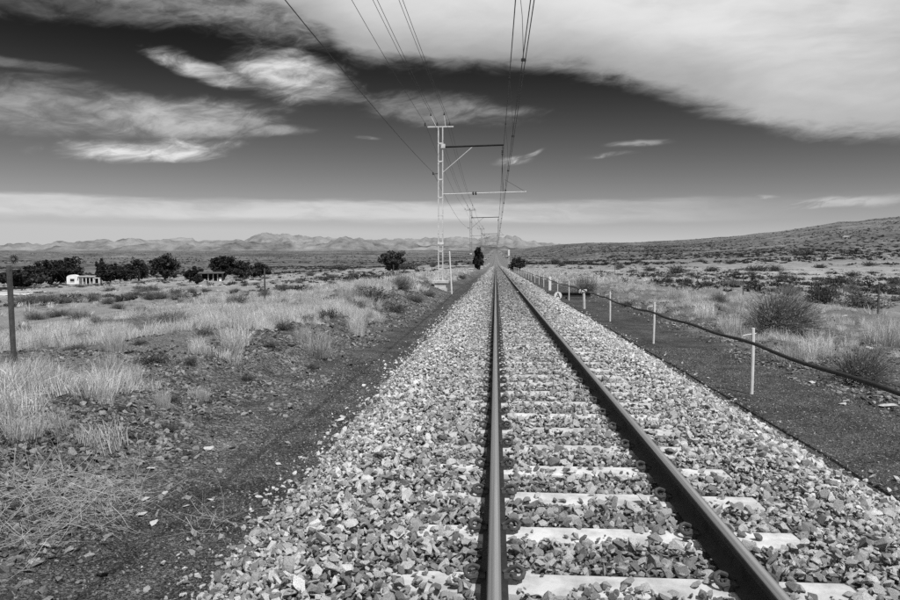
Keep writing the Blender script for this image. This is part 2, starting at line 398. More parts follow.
def mountain_material(name, lo, hi):
    m = bpy.data.materials.new(name); m.use_nodes = True
    t = m.node_tree; N = NT(t); bs = t.nodes['Principled BSDF']
    P = N.n('ShaderNodeTexCoord').outputs['Object']
    a = N.noise(P, 0.0016, 7, 0.65); b2 = N.noise(P, 0.0075, 6, 0.7)
    v = N.lin(N.add(N.mul(a, 0.6), N.mul(b2, 0.4)), 0.38, 0.62, lo, hi)
    c = N.n('ShaderNodeCombineColor')
    for i in range(3): t.links.new(v, c.inputs[i])
    t.links.new(c.outputs[0], bs.inputs['Base Color']); bs.inputs['Roughness'].default_value = 0.95
    bs.inputs['Specular IOR Level'].default_value = 0.1
    return m
M_mount = mountain_material('mountain_rock', 0.07, 0.27)
M_mount_far = mountain_material('hazed_mountain_rock', 0.13, 0.27)  # paler tone stands in for haze over the far range

# ------------------------------------------------------------------ mesh helpers
def add_obj(name, mesh, parent=None):
    o = bpy.data.objects.new(name, mesh); COL.objects.link(o)
    if parent is not None: o.parent = parent
    return o
def tag(o, label=None, cat=None, group=None, kind=None):
    if label: o['label'] = label
    if cat: o['category'] = cat
    if group: o['group'] = group
    if kind: o['kind'] = kind
    return o
def empty(name, loc, rz=0.0, label=None, cat=None, group=None):
    o = bpy.data.objects.new(name, None); COL.objects.link(o)
    o.empty_display_size = 0.3
    o.location = loc; o.rotation_euler = (0, 0, rz)
    return tag(o, label, cat, group)
class MB:
    def __init__(s): s.v = []; s.f = []; s.mi = []
    def add(s, vs, fs, mi=0):
        o = len(s.v); s.v += [tuple(map(float, q)) for q in vs]; s.f += [tuple(i + o for i in q) for q in fs]; s.mi += [mi] * len(fs)
    def box(s, c, d, mi=0, rz=0.0, R=None):
        x, y, z = d[0] / 2, d[1] / 2, d[2] / 2
        vs = [Vector(q) for q in ((-x, -y, -z), (x, -y, -z), (x, y, -z), (-x, y, -z), (-x, -y, z), (x, -y, z), (x, y, z), (-x, y, z))]
        if R is None: R = Matrix.Rotation(rz, 3, 'Z')
        vs = [R @ q + Vector(c) for q in vs]
        s.add(vs, [(0, 3, 2, 1), (4, 5, 6, 7), (0, 1, 5, 4), (1, 2, 6, 5), (2, 3, 7, 6), (3, 0, 4, 7)], mi)
    def tube(s, pts, rad, n=6, cap=True, mi=0):
        pts = [Vector(p) for p in pts]; k = len(pts)
        if not isinstance(rad, (list, tuple)): rad = [rad] * k
        vs = []; fs = []
        up = Vector((0, 0, 1))
        for i, p in enumerate(pts):
            t = (pts[min(i + 1, k - 1)] - pts[max(i - 1, 0)]).normalized()
            a = t.cross(up if abs(t.z) < 0.95 else Vector((1, 0, 0))).normalized(); b = t.cross(a)
            for j in range(n):
                q = 2 * math.pi * j / n
                vs.append(p + (a * math.cos(q) + b * math.sin(q)) * rad[i])
        for i in range(k - 1):
            for j in range(n):
                fs.append((i * n + j, i * n + (j + 1) % n, (i + 1) * n + (j + 1) % n, (i + 1) * n + j))
        if cap:
            fs.append(tuple(range(n))[::-1]); fs.append(tuple((k - 1) * n + j for j in range(n)))
        s.add(vs, fs, mi)
    def lathe(s, prof, n=10, c=(0, 0, 0), mi=0):
        """profile of (radius, z)"""
        vs = []; fs = []
        for r, z in prof:
            for j in range(n):
                q = 2 * math.pi * j / n; vs.append((c[0] + r * math.cos(q), c[1] + r * math.sin(q), c[2] + z))
        for i in range(len(prof) - 1):
            for j in range(n):
                fs.append((i * n + j, i * n + (j + 1) % n, (i + 1) * n + (j + 1) % n, (i + 1) * n + j))
        fs.append(tuple(range(n))[::-1]); fs.append(tuple((len(prof) - 1) * n + j for j in range(n)))
        s.add(vs, fs, mi)
    def prism(s, poly, y0, y1, mi=0):
        """polygon in x,z extruded along y"""
        n = len(poly)
        vs = [(x, y0, z) for x, z in poly] + [(x, y1, z) for x, z in poly]
        fs = [tuple(range(n)), tuple(range(n, 2 * n))[::-1]] + [(i, i + n, (i + 1) % n + n, (i + 1) % n) for i in range(n)]
        s.add(vs, fs, mi)
    def mesh(s, name, mats, smooth=False):
        me = bpy.data.meshes.new(name); me.from_pydata(s.v, [], s.f)
        for m in (mats if isinstance(mats, (list, tuple)) else [mats]): me.materials.append(m)
        if len(me.materials) > 1: me.polygons.foreach_set('material_index', s.mi)
        if smooth: me.polygons.foreach_set('use_smooth', [True] * len(me.polygons))
        me.validate(); me.update()
        return me
    def build(s, name, mats, parent=None, smooth=False):
        return add_obj(name, s.mesh(name, mats, smooth), parent)
def np_mesh(name, V, Fq, mats, smooth=False):
    """fast mesh from numpy verts and faces of equal size"""
    V = np.ascontiguousarray(V, np.float32); Fq = np.ascontiguousarray(Fq, np.int32)
    me = bpy.data.meshes.new(name); k = Fq.shape[1]
    me.vertices.add(len(V)); me.vertices.foreach_set('co', V.ravel())
    me.loops.add(Fq.size); me.loops.foreach_set('vertex_index', Fq.ravel())
    me.polygons.add(len(Fq)); me.polygons.foreach_set('loop_start', np.arange(0, Fq.size, k, dtype=np.int32))
    me.polygons.foreach_set('loop_total', np.full(len(Fq), k, np.int32))
    for m in (mats if isinstance(mats, (list, tuple)) else [mats]): me.materials.append(m)
    if smooth: me.polygons.foreach_set('use_smooth', np.ones(len(Fq), bool))
    me.update(calc_edges=True); me.validate()
    return me
def fattr(me, name, arr, typ='FLOAT'):
    a = me.attributes.new(name, typ, 'POINT')
    a.data.foreach_set('vector' if typ == 'FLOAT_VECTOR' else 'value', np.ascontiguousarray(arr, np.int32 if typ == 'INT' else np.float32).ravel())
_gn = {}
def scatter(name, P, ROT, SCL, IDX, variants, parent=None, label=None, cat=None):
    """an uncountable mass: points carrying instances of a few small meshes"""
    coll = bpy.data.collections.new(name + '_shapes')
    for i, me in enumerate(variants):
        o = bpy.data.objects.new('%s_shape_%02d' % (name, i), me); coll.objects.link(o)
    me = bpy.data.meshes.new(name); me.vertices.add(len(P)); me.vertices.foreach_set('co', np.ascontiguousarray(P, np.float32).ravel())
    fattr(me, 'rot', ROT, 'FLOAT_VECTOR'); fattr(me, 'scl', SCL, 'FLOAT_VECTOR'); fattr(me, 'idx', IDX, 'INT')
    me.update()
    o = add_obj(name, me, parent)
    ng = bpy.data.node_groups.new(name + '_nodes', 'GeometryNodeTree')
    ng.interface.new_socket('Geometry', in_out='INPUT', socket_type='NodeSocketGeometry')
    ng.interface.new_socket('Geometry', in_out='OUTPUT', socket_type='NodeSocketGeometry')
    nd = ng.nodes.new; lk = ng.links.new
    gi = nd('NodeGroupInput'); go = nd('NodeGroupOutput')
    ci = nd('GeometryNodeCollectionInfo'); ci.inputs['Collection'].default_value = coll
    ci.inputs['Separate Children'].default_value = True; ci.inputs['Reset Children'].default_value = True
    iop = nd('GeometryNodeInstanceOnPoints'); iop.inputs['Pick Instance'].default_value = True
    def na(nm, dt):
        q = nd('GeometryNodeInputNamedAttribute'); q.data_type = dt; q.inputs['Name'].default_value = nm
        return [s for s in q.outputs if s.enabled and s.name == 'Attribute'][0]
    e2r = nd('FunctionNodeEulerToRotation'); lk(na('rot', 'FLOAT_VECTOR'), e2r.inputs[0])
    lk(gi.outputs[0], iop.inputs['Points']); lk(ci.outputs[0], iop.inputs['Instance'])
    lk(na('idx', 'INT'), iop.inputs['Instance Index']); lk(e2r.outputs[0], iop.inputs['Rotation']); lk(na('scl', 'FLOAT_VECTOR'), iop.inputs['Scale'])
    lk(iop.outputs[0], go.inputs[0])
    md = o.modifiers.new('scatter', 'NODES'); md.node_group = ng
    return tag(o, label, cat, kind='stuff')

# ------------------------------------------------------------------ ground: one sheet to the horizon
def build_ground():
    th = np.concatenate([np.linspace(-math.pi, -0.85, 60, endpoint=False), np.linspace(-0.85, 0.85, 620, endpoint=False), np.linspace(0.85, math.pi, 60, endpoint=False)])
    rr = np.concatenate([[0.35], np.geomspace(0.8, 9500.0, 430)])
    n, k = len(th), len(rr)
    A, Rr = np.meshgrid(th, rr)
    X = (Rr * np.sin(A)).ravel(); Y = (Rr * np.cos(A)).ravel()
    Z = H(X, Y)
    V = np.stack([X, Y, Z], 1)
    i, j = np.meshgrid(np.arange(k - 1), np.arange(n), indexing='ij'); j2 = (j + 1) % n
    Fq = np.stack([i * n + j, (i + 1) * n + j, (i + 1) * n + j2, i * n + j2], -1).reshape(-1, 4)
    me = np_mesh('ground', V, Fq[:, ::-1], M_ground, True)
    nz = 0.8 * vnoise(X / 1.6, Y / 2.4, 51) + 0.5 * vnoise(X / 0.4, Y / 0.5, 52)
    r = np.hypot(X, Y)
    path = np.maximum(sstep(X + nz, -3.1, -2.5) * sstep(-X, -1.5, -1.0 + 0 * X), 0) * (X < 0) + (X > 0) * sstep(-(X + nz), -5.9, -5.1)
    path = np.clip(path, 0, 1) + 0 * X
    path[(np.abs(X - 0.6) < 2.6)] = 1
    path = path * (1 - sstep(r, 60, 200))
    grass = np.maximum(sstep(-(X + 1.3 * nz), 4.3, 5.4) * sstep(Y, -30, -10), sstep(X + 1.6 * nz, 5.8, 7.2))
    grass = np.maximum(grass, sstep(r, 60, 200))
    plain = np.maximum(sstep(-(X + 3 * nz), 10, 16), sstep(X + 3 * nz, 11, 18))
    far = sstep(r, 160, 700) * sstep(np.abs(X), 8, 30)
    for nm, a in (('path', path), ('grass', grass), ('plain', plain), ('far', far)): fattr(me, nm, a)
    o = add_obj('ground', me); tag(o, kind='structure')
    return o
GROUND = build_ground()

# ------------------------------------------------------------------ mountains along the horizon
def mountain(name, prof, r0, r1, mat, seed, amp, px0, px1):
    """ridge whose skyline follows the given pixels, with eroded slopes towards and away from the viewer"""
    na, nr = 520, 70
    pxs = np.linspace(px0, px1, na); px_p = np.array([q[0] for q in prof]); py_p = np.array([q[1] for q in prof])
    ae = np.array([pix_azel(u_, v_) for u_, v_ in zip(pxs, np.interp(pxs, px_p, py_p))])
    azs = ae[:, 0]; ridge = np.tan(ae[:, 1]) + (1.7 * fbm(pxs / 8.0, pxs * 0 + seed, 4, seed, 0.65)) / 700.0
    t = np.linspace(0, 1, nr)
    A, Tt = np.meshgrid(azs, t); E, _ = np.meshgrid(ridge, t)
    Rr = r0 + (r1 - r0) * Tt
    X = Rr * np.sin(A); Y = Rr * np.cos(A)
    crest = 0.55
    rc = r0 + (r1 - r0) * crest
    Zc = E * rc
    up = np.where(Tt < crest, (Tt / crest) ** 1.35, 1 - 0.8 * np.clip((Tt - crest) / (1 - crest), 0, 1) ** 1.2)
    z0 = 7.5 / 700.0 * r0
    gul = fbm(X / amp, Y / amp, 6, seed, 0.55); rid = 1 - np.abs(2 * fbm(X / (amp * 0.7), Y / (amp * 0.7), 5, seed + 3, 0.5))
    body = np.clip(Tt / crest, 0, 1) * np.clip(1 - (Tt - crest) / (1 - crest), 0, 1)
    mod = 1 - 4 * (up - 0.5) ** 2 * (Tt < crest) - (Tt >= crest) * 0.4
    Z = z0 + (Zc - z0) * up + (Zc - z0) * np.clip(mod, 0, 1) * (0.75 * gul + 0.5 * (rid - 0.6))
    Z = Z + (Zc - z0) * 0.05 * fbm(X / (amp * 0.25), Y / (amp * 0.25), 4, seed + 9)
    Z[0] = z0 - 60; Z[-1] = z0 - 60
    V = np.stack([X.ravel(), Y.ravel(), Z.ravel()], 1)
    i, j = np.meshgrid(np.arange(nr - 1), np.arange(na - 1), indexing='ij')
    Fq = np.stack([i * na + j, i * na + j + 1, (i + 1) * na + j + 1, (i + 1) * na + j], -1).reshape(-1, 4)
    o = add_obj(name, np_mesh(name, V, Fq, mat, False)); tag(o, kind='structure')
    return o
near_prof = [(-900, 252), (-500, 249), (-200, 247), (0, 246.5), (12, 245), (30, 243.5), (45, 244.5), (62, 242), (75, 244), (92, 244), (105, 242), (115, 243.5), (128, 243), (150, 242.5), (165, 242), (180, 239.5), (190, 240), (196, 242), (210, 242), (225, 241.5), (240, 241), (255, 242), (280, 243), (300, 243.5), (340, 243), (380, 243.5), (420, 244), (460, 245), (520, 247), (600, 250)]
far_prof = [(150, 250), (225, 244), (244, 241), (252, 237), (262, 234), (268, 235), (276, 238), (283, 237), (292, 239.5), (305, 239.5), (314, 237.5), (322, 239), (336, 238.5), (350, 240), (366, 239.5), (384, 240), (402, 238.5), (420, 240), (445, 239.5), (470, 240.5), (500, 240), (520, 240.5), (540, 241.5), (556, 242.5), (580, 243), (620, 244), (720, 250), (900, 255)]
mountain('hills', near_prof, 7600, 11500, M_mount, 3, 900, -900, 600)
mountain('mountains', far_prof, 15000, 21000, M_mount_far, 13, 1500, 150, 900)

# ------------------------------------------------------------------ stone shapes
def stone_mesh(name, mat, flat=0.6, seed=0, n=13):
    r = np.random.default_rng(seed)
    bm = bmesh.new()
    ax = np.array([1.0, r.uniform(0.55, 0.95), flat * r.uniform(0.55, 1.25)])
    p = r.normal(size=(n, 3)); p /= np.linalg.norm(p, axis=1)[:, None]
    p *= r.uniform(0.75, 1.12, (n, 1))
    for q in p * ax * 0.5: bm.verts.new(q)
    bmesh.ops.convex_hull(bm, input=bm.verts)
    bmesh.ops.delete(bm, geom=[v for v in bm.verts if not v.link_faces], context='VERTS')
    me = bpy.data.meshes.new(name); bm.to_mesh(me); bm.free()
    me.materials.append(mat); return me
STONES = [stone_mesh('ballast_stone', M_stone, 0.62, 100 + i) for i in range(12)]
SHALES = [stone_mesh('shale', M_slate, 0.30 + 0.05 * i, 300 + i, 12) for i in range(10)]

# ------------------------------------------------------------------ ballast bed
XR = (0.0, 1.13)                  # rail centres
XB = np.array([-1.85, -1.72, -1.35, -0.95, -0.45, -0.30, 1.45, 1.75, 2.15, 2.7, 3.15, 3.28])
ZB = np.array([-0.60, -0.47, -0.24, -0.005, 0.005, -0.024, -0.024, -0.03, -0.04, -0.26, -0.465, -0.60])
def bed_z(x, y):
    w = 0.16 * vnoise(np.asarray(y) / 1.3, np.asarray(y) * 0 + np.sign(np.asarray(x) - 0.6) * 3.3, 61)
    xs = 0.6 + (np.asarray(x) - 0.6) * (1 + w * 0.35)
    return np.interp(xs, XB, ZB) + 0.03 * vnoise(np.asarray(x) / 0.35, np.asarray(y) / 0.35, 63)
ys = np.concatenate([np.arange(-8, 12, 0.10), np.arange(12, 40, 0.4), np.geomspace(40, 1900, 130)])
xs_ = np.concatenate([np.linspace(-1.85, 3.28, 70)])
Xg, Yg = np.meshgrid(xs_, ys)
zb = bed_z(Xg.ravel(), Yg.ravel()) - 0.022 + 0.075 * sstep(Yg.ravel(), 60, 100) + T(Yg.ravel())
edge_m = (np.abs(Xg.ravel() - 0.715) > 2.5); zb = np.where(edge_m, zb - 0.03, zb)
Vb = np.stack([Xg.ravel(), Yg.ravel(), zb], 1)
nxb = len(xs_); i, j = np.meshgrid(np.arange(len(ys) - 1), np.arange(nxb - 1), indexing='ij')
Fb = np.stack([i * nxb + j, i * nxb + j + 1, (i + 1) * nxb + j + 1, (i + 1) * nxb + j], -1).reshape(-1, 4)
BED = add_obj('ballast_bed', np_mesh('ballast_bed', Vb, Fb, M_bedfill, True)); tag(BED, kind='structure')

SL_SP, SL_Y0, SL_W, SL_X0, SL_X1 = 0.592, 3.17, 0.195, -0.50, 1.63
def ballast_points():
    P, S = [], []
    def layer(y0, y1, cell, smin, smax, lift, keep=1.0, cover=0.10):
        nx, ny = int(5.2 / cell), int((y1 - y0) / cell)
        X, Y = np.meshgrid(-1.95 + (np.arange(nx) + 0.5) * cell, y0 + (np.arange(ny) + 0.5) * cell)
        X = X.ravel() + rng.uniform(-0.55, 0.55, X.size) * cell; Y = Y.ravel() + rng.uniform(-0.55, 0.55, Y.size) * cell
        m = rng.random(X.size) < keep
        X, Y = X[m], Y[m]
        s = smin + (smax - smin) * rng.random(X.size) ** 1.8
        z = bed_z(X, Y) + lift * rng.random(X.size)
        # bare sleeper tops, a few stones left lying on them
        ph = np.abs((Y - SL_Y0 + SL_SP / 2) % SL_SP - SL_SP / 2)
        on = (ph < SL_W / 2 + s * 0.18) & (X > SL_X0 - 0.02) & (X < SL_X1 + s * 0.3)
        lef = sstep(-X, -0.1, 0.5)
        patch = sstep(vnoise(X / 0.22, Y / 0.3, 71), 0.13 - 0.07 * sstep(Y, 4, 8), 0.30)
        edge = sstep(ph, SL_W / 2 - 0.055, SL_W / 2 + 0.02)
        pk = np.clip(0.03 + lef * 0.5 + patch * np.where(X > 1.2, 0.25, 0.5) + edge * 0.3 + 0.20 * sstep(Y, 4.5, 11) * (X < 1.2), 0, 1)
        keepm = ~on | (rng.random(X.size) < pk)
        z = np.where(on, np.maximum(z, 0.004 + s * 0.16), z)
        rail = (np.abs(X - XR[0]) < 0.075 + s * 0.35) | (np.abs(X - XR[1]) < 0.075 + s * 0.35)
        z = np.where(rail, z - 0.03, z)
        keepm &= ~((np.abs(X - XR[0]) < 0.055 + s * 0.3) | (np.abs(X - XR[1]) < 0.055 + s * 0.3))
        # ragged toe of the shoulders
        out = (X < -1.72 + 0.16 * vnoise(Y / 0.5, Y * 0, 81)) | (X > 3.14 + 0.16 * vnoise(Y / 0.5, Y * 0 + 5, 82))
        keepm &= ~out | (rng.random(X.size) < 0.10)
        z = np.where(out, np.maximum(z, -0.475 + s * 0.12), z)
        P.append(np.stack([X, Y, z + T(Y)], 1)[keepm]); S.append(s[keepm])
    layer(1.2, 9, 0.037, 0.032, 0.075, 0.034)
    layer(1.2, 9, 0.072, 0.045, 0.115, 0.055, 0.75)
    layer(1.2, 7, 0.055, 0.018, 0.035, 0.05, 0.8)
    layer(9, 20, 0.046, 0.04, 0.09, 0.036)
    layer(20, 45, 0.078, 0.06, 0.125, 0.045)
    layer(45, 120, 0.16, 0.11, 0.22, 0.08)
    layer(120, 230, 0.30, 0.16, 0.26, 0.06)
    for sg, x0, sd_ in ((-1, -1.70, 0.30), (1, 3.12, 0.24)):
        m_ = 620; Y = 2.5 + 30 * rng.random(m_) ** 1.3; X = x0 + sg * np.abs(rng.normal(0, sd_, m_)) ** 1.2; s = 0.025 + 0.06 * rng.random(m_) ** 2
        P.append(np.stack([X, Y, H(X, Y) + 0.18 * s], 1)); S.append(s)
    return np.concatenate(P), np.concatenate(S)
BP, BS = ballast_points()
n = len(BP)
BR = np.stack([rng.normal(0, 0.6, n), rng.normal(0, 0.6, n), rng.uniform(0, 6.283, n)], 1)
BI = rng.integers(0, len(STONES), n)
BSC = np.stack([BS, BS * rng.uniform(0.75, 1.05, n), BS * rng.uniform(0.7, 1.1, n)], 1)
def project(P):
    d = (P - np.array([0, 0, CAM_Z])) @ CAM_R
    return 450 + F_PX * d[:, 0] / -d[:, 2], 300 - F_PX * d[:, 1] / -d[:, 2], -d[:, 2]
def pick_largest(P, S, k, top_only=None):
    u, v, dd = project(P)
    vis = (dd > 0.5) & (u > 4) & (u < 896) & (v > 4) & (v < 598)
    if top_only is not None: vis &= top_only
    sc = np.where(vis, S / np.maximum(dd, 0.1), -1)
    return np.argsort(-sc)[:k]
top_side = BP[:, 2] > bed_z(BP[:, 0], BP[:, 1]) + 0.012
big_i = pick_largest(BP, BS, 300, top_side)
msk = np.ones(n, bool); msk[big_i] = False
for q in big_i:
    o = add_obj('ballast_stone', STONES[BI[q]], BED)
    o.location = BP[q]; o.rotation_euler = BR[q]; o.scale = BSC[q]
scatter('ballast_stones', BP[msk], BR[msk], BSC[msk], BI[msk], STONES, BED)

# ------------------------------------------------------------------ railway track: rails, sleepers, clips
TRACK = empty('railway_track', (0.565, 3.0, 0), 0, 'single railway track of two worn steel rails on pale concrete sleepers', 'railway track')
def tpart(o):
    o.parent = TRACK; o.matrix_parent_inverse = Matrix.Translation((-0.565, -3.0, 0)); return o
half = [(0.0, 0.165), (0.018, 0.1645), (0.0275, 0.1615), (0.0325, 0.153), (0.0335, 0.135), (0.030, 0.127), (0.0085, 0.117), (0.0075, 0.055), (0.012, 0.036), (0.060, 0.021), (0.062, 0.012)]
prof = half + [(-x, z) for x, z in half[::-1] if x > 0]
yr = np.concatenate([np.arange(-8, 40, 1.0), np.geomspace(40, 1900, 160)])
for xr in XR:
    V = []; 
    tz = T(yr)
    for yy, zz in zip(yr, tz): V += [(px, yy, zz + pz) for px, pz in prof]
    k = len(prof); Fq = []; MI = []
    for a in range(len(yr) - 1):
        for b in range(k):
            b2 = (b + 1) % k
            Fq.append((a * k + b, a * k + b2, (a + 1) * k + b2, (a + 1) * k + b))
            MI.append(1 if (prof[b][1] > 0.1605 and prof[b2][1] > 0.1605) else 0)
    me = np_mesh('rail', np.array(V), np.array(Fq), [M_rust, M_railtop], False)
    me.polygons.foreach_set('material_index', MI)
    ro = tpart(add_obj('rail', me)); ro.location = (xr, 0, 0)
# concrete sleeper: tapered block with a waist
def sleeper_mesh():
    mb = MB(); L0, L1 = SL_X0, SL_X1
    st = [(L0, 0.0), (L0 + 0.02, 0.0), (0.28, 0.0), (0.42, 0.0), (0.71, 0.0), (0.85, 0.0), (L1 - 0.02, 0.0), (L1, 0.0)]
    vs = []; fs = []
    for i, (x, z) in enumerate(st):
        e = 0.012 if i in (0, len(st) - 1) else 0.0
        w = SL_W / 2 - e
        vs += [(x, -w - 0.03, -0.20), (x, -w, z - 0.012 - e), (x, -w + 0.012, z - e), (x, w - 0.012, z - e), (x, w, z - 0.012 - e), (x, w + 0.03, -0.20)]
    for i in range(len(st) - 1):
        for j in range(5): fs.append((i * 6 + j, (i + 1) * 6 + j, (i + 1) * 6 + j + 1, i * 6 + j + 1))
        fs.append((i * 6 + 5, (i + 1) * 6 + 5, (i + 1) * 6, i * 6))
    fs.append(tuple(range(6))); fs.append(tuple((len(st) - 1) * 6 + j for j in range(6))[::-1])
    mb.add(vs, fs); return mb.mesh('sleeper', M_sleeper)
SLP = sleeper_mesh()
def clip_mesh():
    """spring clip: a bent iron rod standing over the rail foot, with its cast shoulder"""
    mb = MB()
    pts = [(0.045, -0.030, 0.034), (0.062, -0.034, 0.040), (0.088, -0.036, 0.058), (0.116, -0.034, 0.068), (0.140, -0.022, 0.062), (0.150, 0.0, 0.050), (0.142, 0.022, 0.036), (0.122, 0.034, 0.030), (0.100, 0.030, 0.034), (0.090, 0.012, 0.042), (0.094, -0.004, 0.040)]
    mb.tube(pts, 0.0125, 7)
    mb.box((0.090, 0.0, 0.017), (0.05, 0.075, 0.036))
    mb.box((0.058, 0.0, 0.030), (0.022, 0.09, 0.010))
    return mb.mesh('rail_clip', M_clip, False)
CLIP = clip_mesh()
N_SL = 190
for k in range(-8, N_SL - 8):
    y = SL_Y0 + SL_SP * k
    s = tpart(add_obj('sleeper', SLP)); s.location = (0, y, float(T(y))); s.rotation_euler = (0, 0, random.uniform(-0.006, 0.006))
    if -3 <= k < 70:
        for xr, sg in ((XR[0], 1), (XR[0], -1), (XR[1], 1), (XR[1], -1)):
            c = add_obj('rail_clip', CLIP, s); c.location = (xr, 0, 0); c.rotation_euler = (0, 0, 0 if sg > 0 else math.pi); c.scale = (0.9, -0.9 if sg > 0 else 0.9, 0.9)
fk = np.arange(70, N_SL - 8); fy = np.repeat(SL_Y0 + SL_SP * fk, 4); nf = len(fy)
fx = np.tile([XR[0], XR[0], XR[1], XR[1]], len(fk)); fr = np.tile([0, math.pi, 0, math.pi], len(fk))
tpart(scatter('rail_clips_far_along', np.stack([fx, fy, T(fy)], 1), np.stack([0 * fx, 0 * fx, fr], 1), np.ones((nf, 3)), np.zeros(nf), [CLIP]))

# ------------------------------------------------------------------ electrification masts and wires
MAST_Y = [-25.0, 44.0, 114.0, 180.0, 247.0, 314.0, 381.0]
MAST_X = [-3.45, -3.45, -4.0, -3.6, -3.6, -3.6, -3.6]
WIRE_X = [(-4.42 + 3.45, 9.98), (-4.06 + 3.45, 10.72), (-3.66 + 3.45, 10.02), (-3.22 + 3.45, 10.76), (-2.88 + 3.45, 10.02)]
mast_labels = ['steel lattice mast behind the viewer', 'tallest, nearest pale steel lattice mast on a white concrete plinth left of the track',
               'second steel lattice mast along the track, beyond the nearest one', 'third steel mast along the track, in front of a dark tree',
               'fourth distant steel mast along the left side of the track', 'fifth, very distant steel mast along the track', 'farthest tiny steel mast along the track']
def build_mast(i):
    x, y = MAST_X[i], MAST_Y[i]; tz = float(T(y)); gz = hz(x, y)
    e = empty('catenary_mast', (x, y, gz), 0, mast_labels[i], 'mast', 'electrification masts along the left of the track')
    o = -gz + tz                                  # offset: sleeper level in local z
    lvl = lambda z: z + o
    near = i in (0, 1); MG = M_galv if near else M_galv_dark
    m = MB(); m.box((0, 0, 0.22), (0.72, 0.72, 0.34)); m.box((0, 0, 0.45), (1.02, 0.86, 0.14)); m.box((0, 0, 0.54), (0.55, 0.45, 0.05)); m.box((0, 0, -0.15), (0.72, 0.72, 0.5)) if False else None
    m.box((0, 0, -0.05), (0.80, 0.80, 0.25))
    m.build('plinth', M_concrete, e)
    top = lvl(9.92)
    for sx in (-1, 1):
        m = MB(); h = top - 0.52
        m.box((sx * 0.155, 0, 0.52 + h / 2), (0.022, 0.13, h)); m.box((sx * 0.128, -0.058, 0.52 + h / 2), (0.05, 0.018, h)); m.box((sx * 0.128, 0.058, 0.52 + h / 2), (0.05, 0.018, h))
        m.build('upright', MG, e)
    z = 1.25; q = 0
    bm_ = MB(); bm_.box((0, -0.073, 0), (0.32, 0.012, 0.07)); bm_.box((0, 0.073, 0), (0.32, 0.012, 0.07)); bme = bm_.mesh('batten', MG)
    while z < top - 0.3:
        o2 = add_obj('batten', bme, e); o2.location = (0, 0, z); z += 1.12
    m = MB(); m.box((0, 0, 0.52 + 2.35), (0.36, 0.20, 0.16)); m.build('number_band', M_paint, e)
    m = MB(); m.box((0, 0.0, top - 0.03), (1.62, 0.07, 0.075)); m.build('crossarm', MG, e)
    for j, (wx, wz) in enumerate(WIRE_X):
        m = MB()
        if j in (1, 3):
            s = -1 if j == 1 else 1
            m.tube([(s * 0.30, 0, top + 0.03), (wx, 0, lvl(wz) - 0.14)], 0.022, 6); m.build('horn', MG, e)
            m = MB(); m.lathe([(0.02, -0.16), (0.05, -0.14), (0.055, -0.08), (0.03, -0.05), (0.04, -0.02), (0.02, 0.0)], 8, (wx, 0, lvl(wz)))
        else:
            m.lathe([(0.015, -0.05), (0.015, 0.02), (0.06, 0.03), (0.065, 0.10), (0.035, 0.13), (0.05, 0.18), (0.02, 0.22)], 8, (wx, 0, top + 0.03))
        m.build('insulator', M_porc, e)
    bx = 0.50 - x                                  # boom tip, local
    zb_ = lvl(8.66)
    m = MB(); m.box((0.16, 0, zb_ + 0.03), (0.26, 0.24, 0.26)); m.build('boom_bracket', MG, e)
    m = MB(); m.tube([(0.2, 0, zb_ - 0.02), (bx, 0, zb_ + 0.07)], 0.055, 8); m.build('boom', M_boom, e)
    m = MB(); m.tube([(0.16, 0, lvl(7.08)), (2.0, 0, zb_ - 0.02)], 0.026, 6); m.build('brace', MG, e)
    m = MB(); m.tube([(bx - 0.1, 0, zb_ + 0.05), (bx - 0.1, 0, zb_ - 0.25)], 0.018, 6)
    m.lathe([(0.02, 0), (0.075, -0.03), (0.04, -0.09), (0.075, -0.13), (0.04, -0.19), (0.075, -0.24), (0.03, -0.30)], 10, (bx - 0.1, 0, zb_ - 0.25)); m.build('suspension_insulator', M_porc, e)
    za = lvl(5.72)
    m = MB(); m.tube([(0.15, 0, za), (5.35, 0, za + 0.12)], 0.026, 8); m.build('steady_arm', M_paint if near else MG, e)
    m = MB()
    for q in (2.0, 2.16): m.tube([(q, 0, za + 0.042), (q + 0.09, 0, za + 0.046)], 0.11, 10)
    m.build('insulator', M_porc, e)
    m = MB(); m.tube([(bx - 0.1, 0, zb_ - 0.55), (bx - 0.06, 0, za + 0.12)], 0.022, 6); m.build('drop_rod', M_darksteel, e)
    m = MB(); m.tube([(bx + 0.05, 0, lvl(6.6)), (5.25, 0, za + 0.14)], 0.014, 5); m.build('stay_wire', M_wire, e)
    m = MB(); m.tube([(-0.17, 0, lvl(7.0)), (-0.46, 0, lvl(6.98))], 0.025, 6); m.lathe([(0.03, -0.08), (0.055, -0.05), (0.03, 0), (0.055, 0.05), (0.02, 0.09)], 8, (-0.47, 0, lvl(7.0))); m.build('feeder_bracket', M_darksteel, e)
    return e
for i in range(len(MAST_Y)): build_mast(i)
def line_wire(name, pos, sag, rad, mat, label, cat, n=14, group=None, parts=6):
    """a wire hung over every mast; pos(i) gives its point at mast i"""
    m = MB(); P = [Vector(pos(i)) for i in range(len(MAST_Y))]
    pts = []
    for a, b in zip(P[:-1], P[1:]):
        for q in range(n):
            t = q / n; p = a.lerp(b, t); p.z -= sag * 4 * t * (1 - t); pts.append(p)
    pts.append(P[-1])
    m.tube(pts, rad, 5)
    return tag(m.build(name, mat), label, cat, group)
lab5 = ['leftmost of the five thin line wires carried on the mast crossarms', 'second from left of the thin line wires, on the left mast horn', 'middle one of the five thin line wires above the mast crossarms',
        'fourth thin line wire from left, on the right mast horn', 'rightmost of the five thin line wires on the mast crossarms']
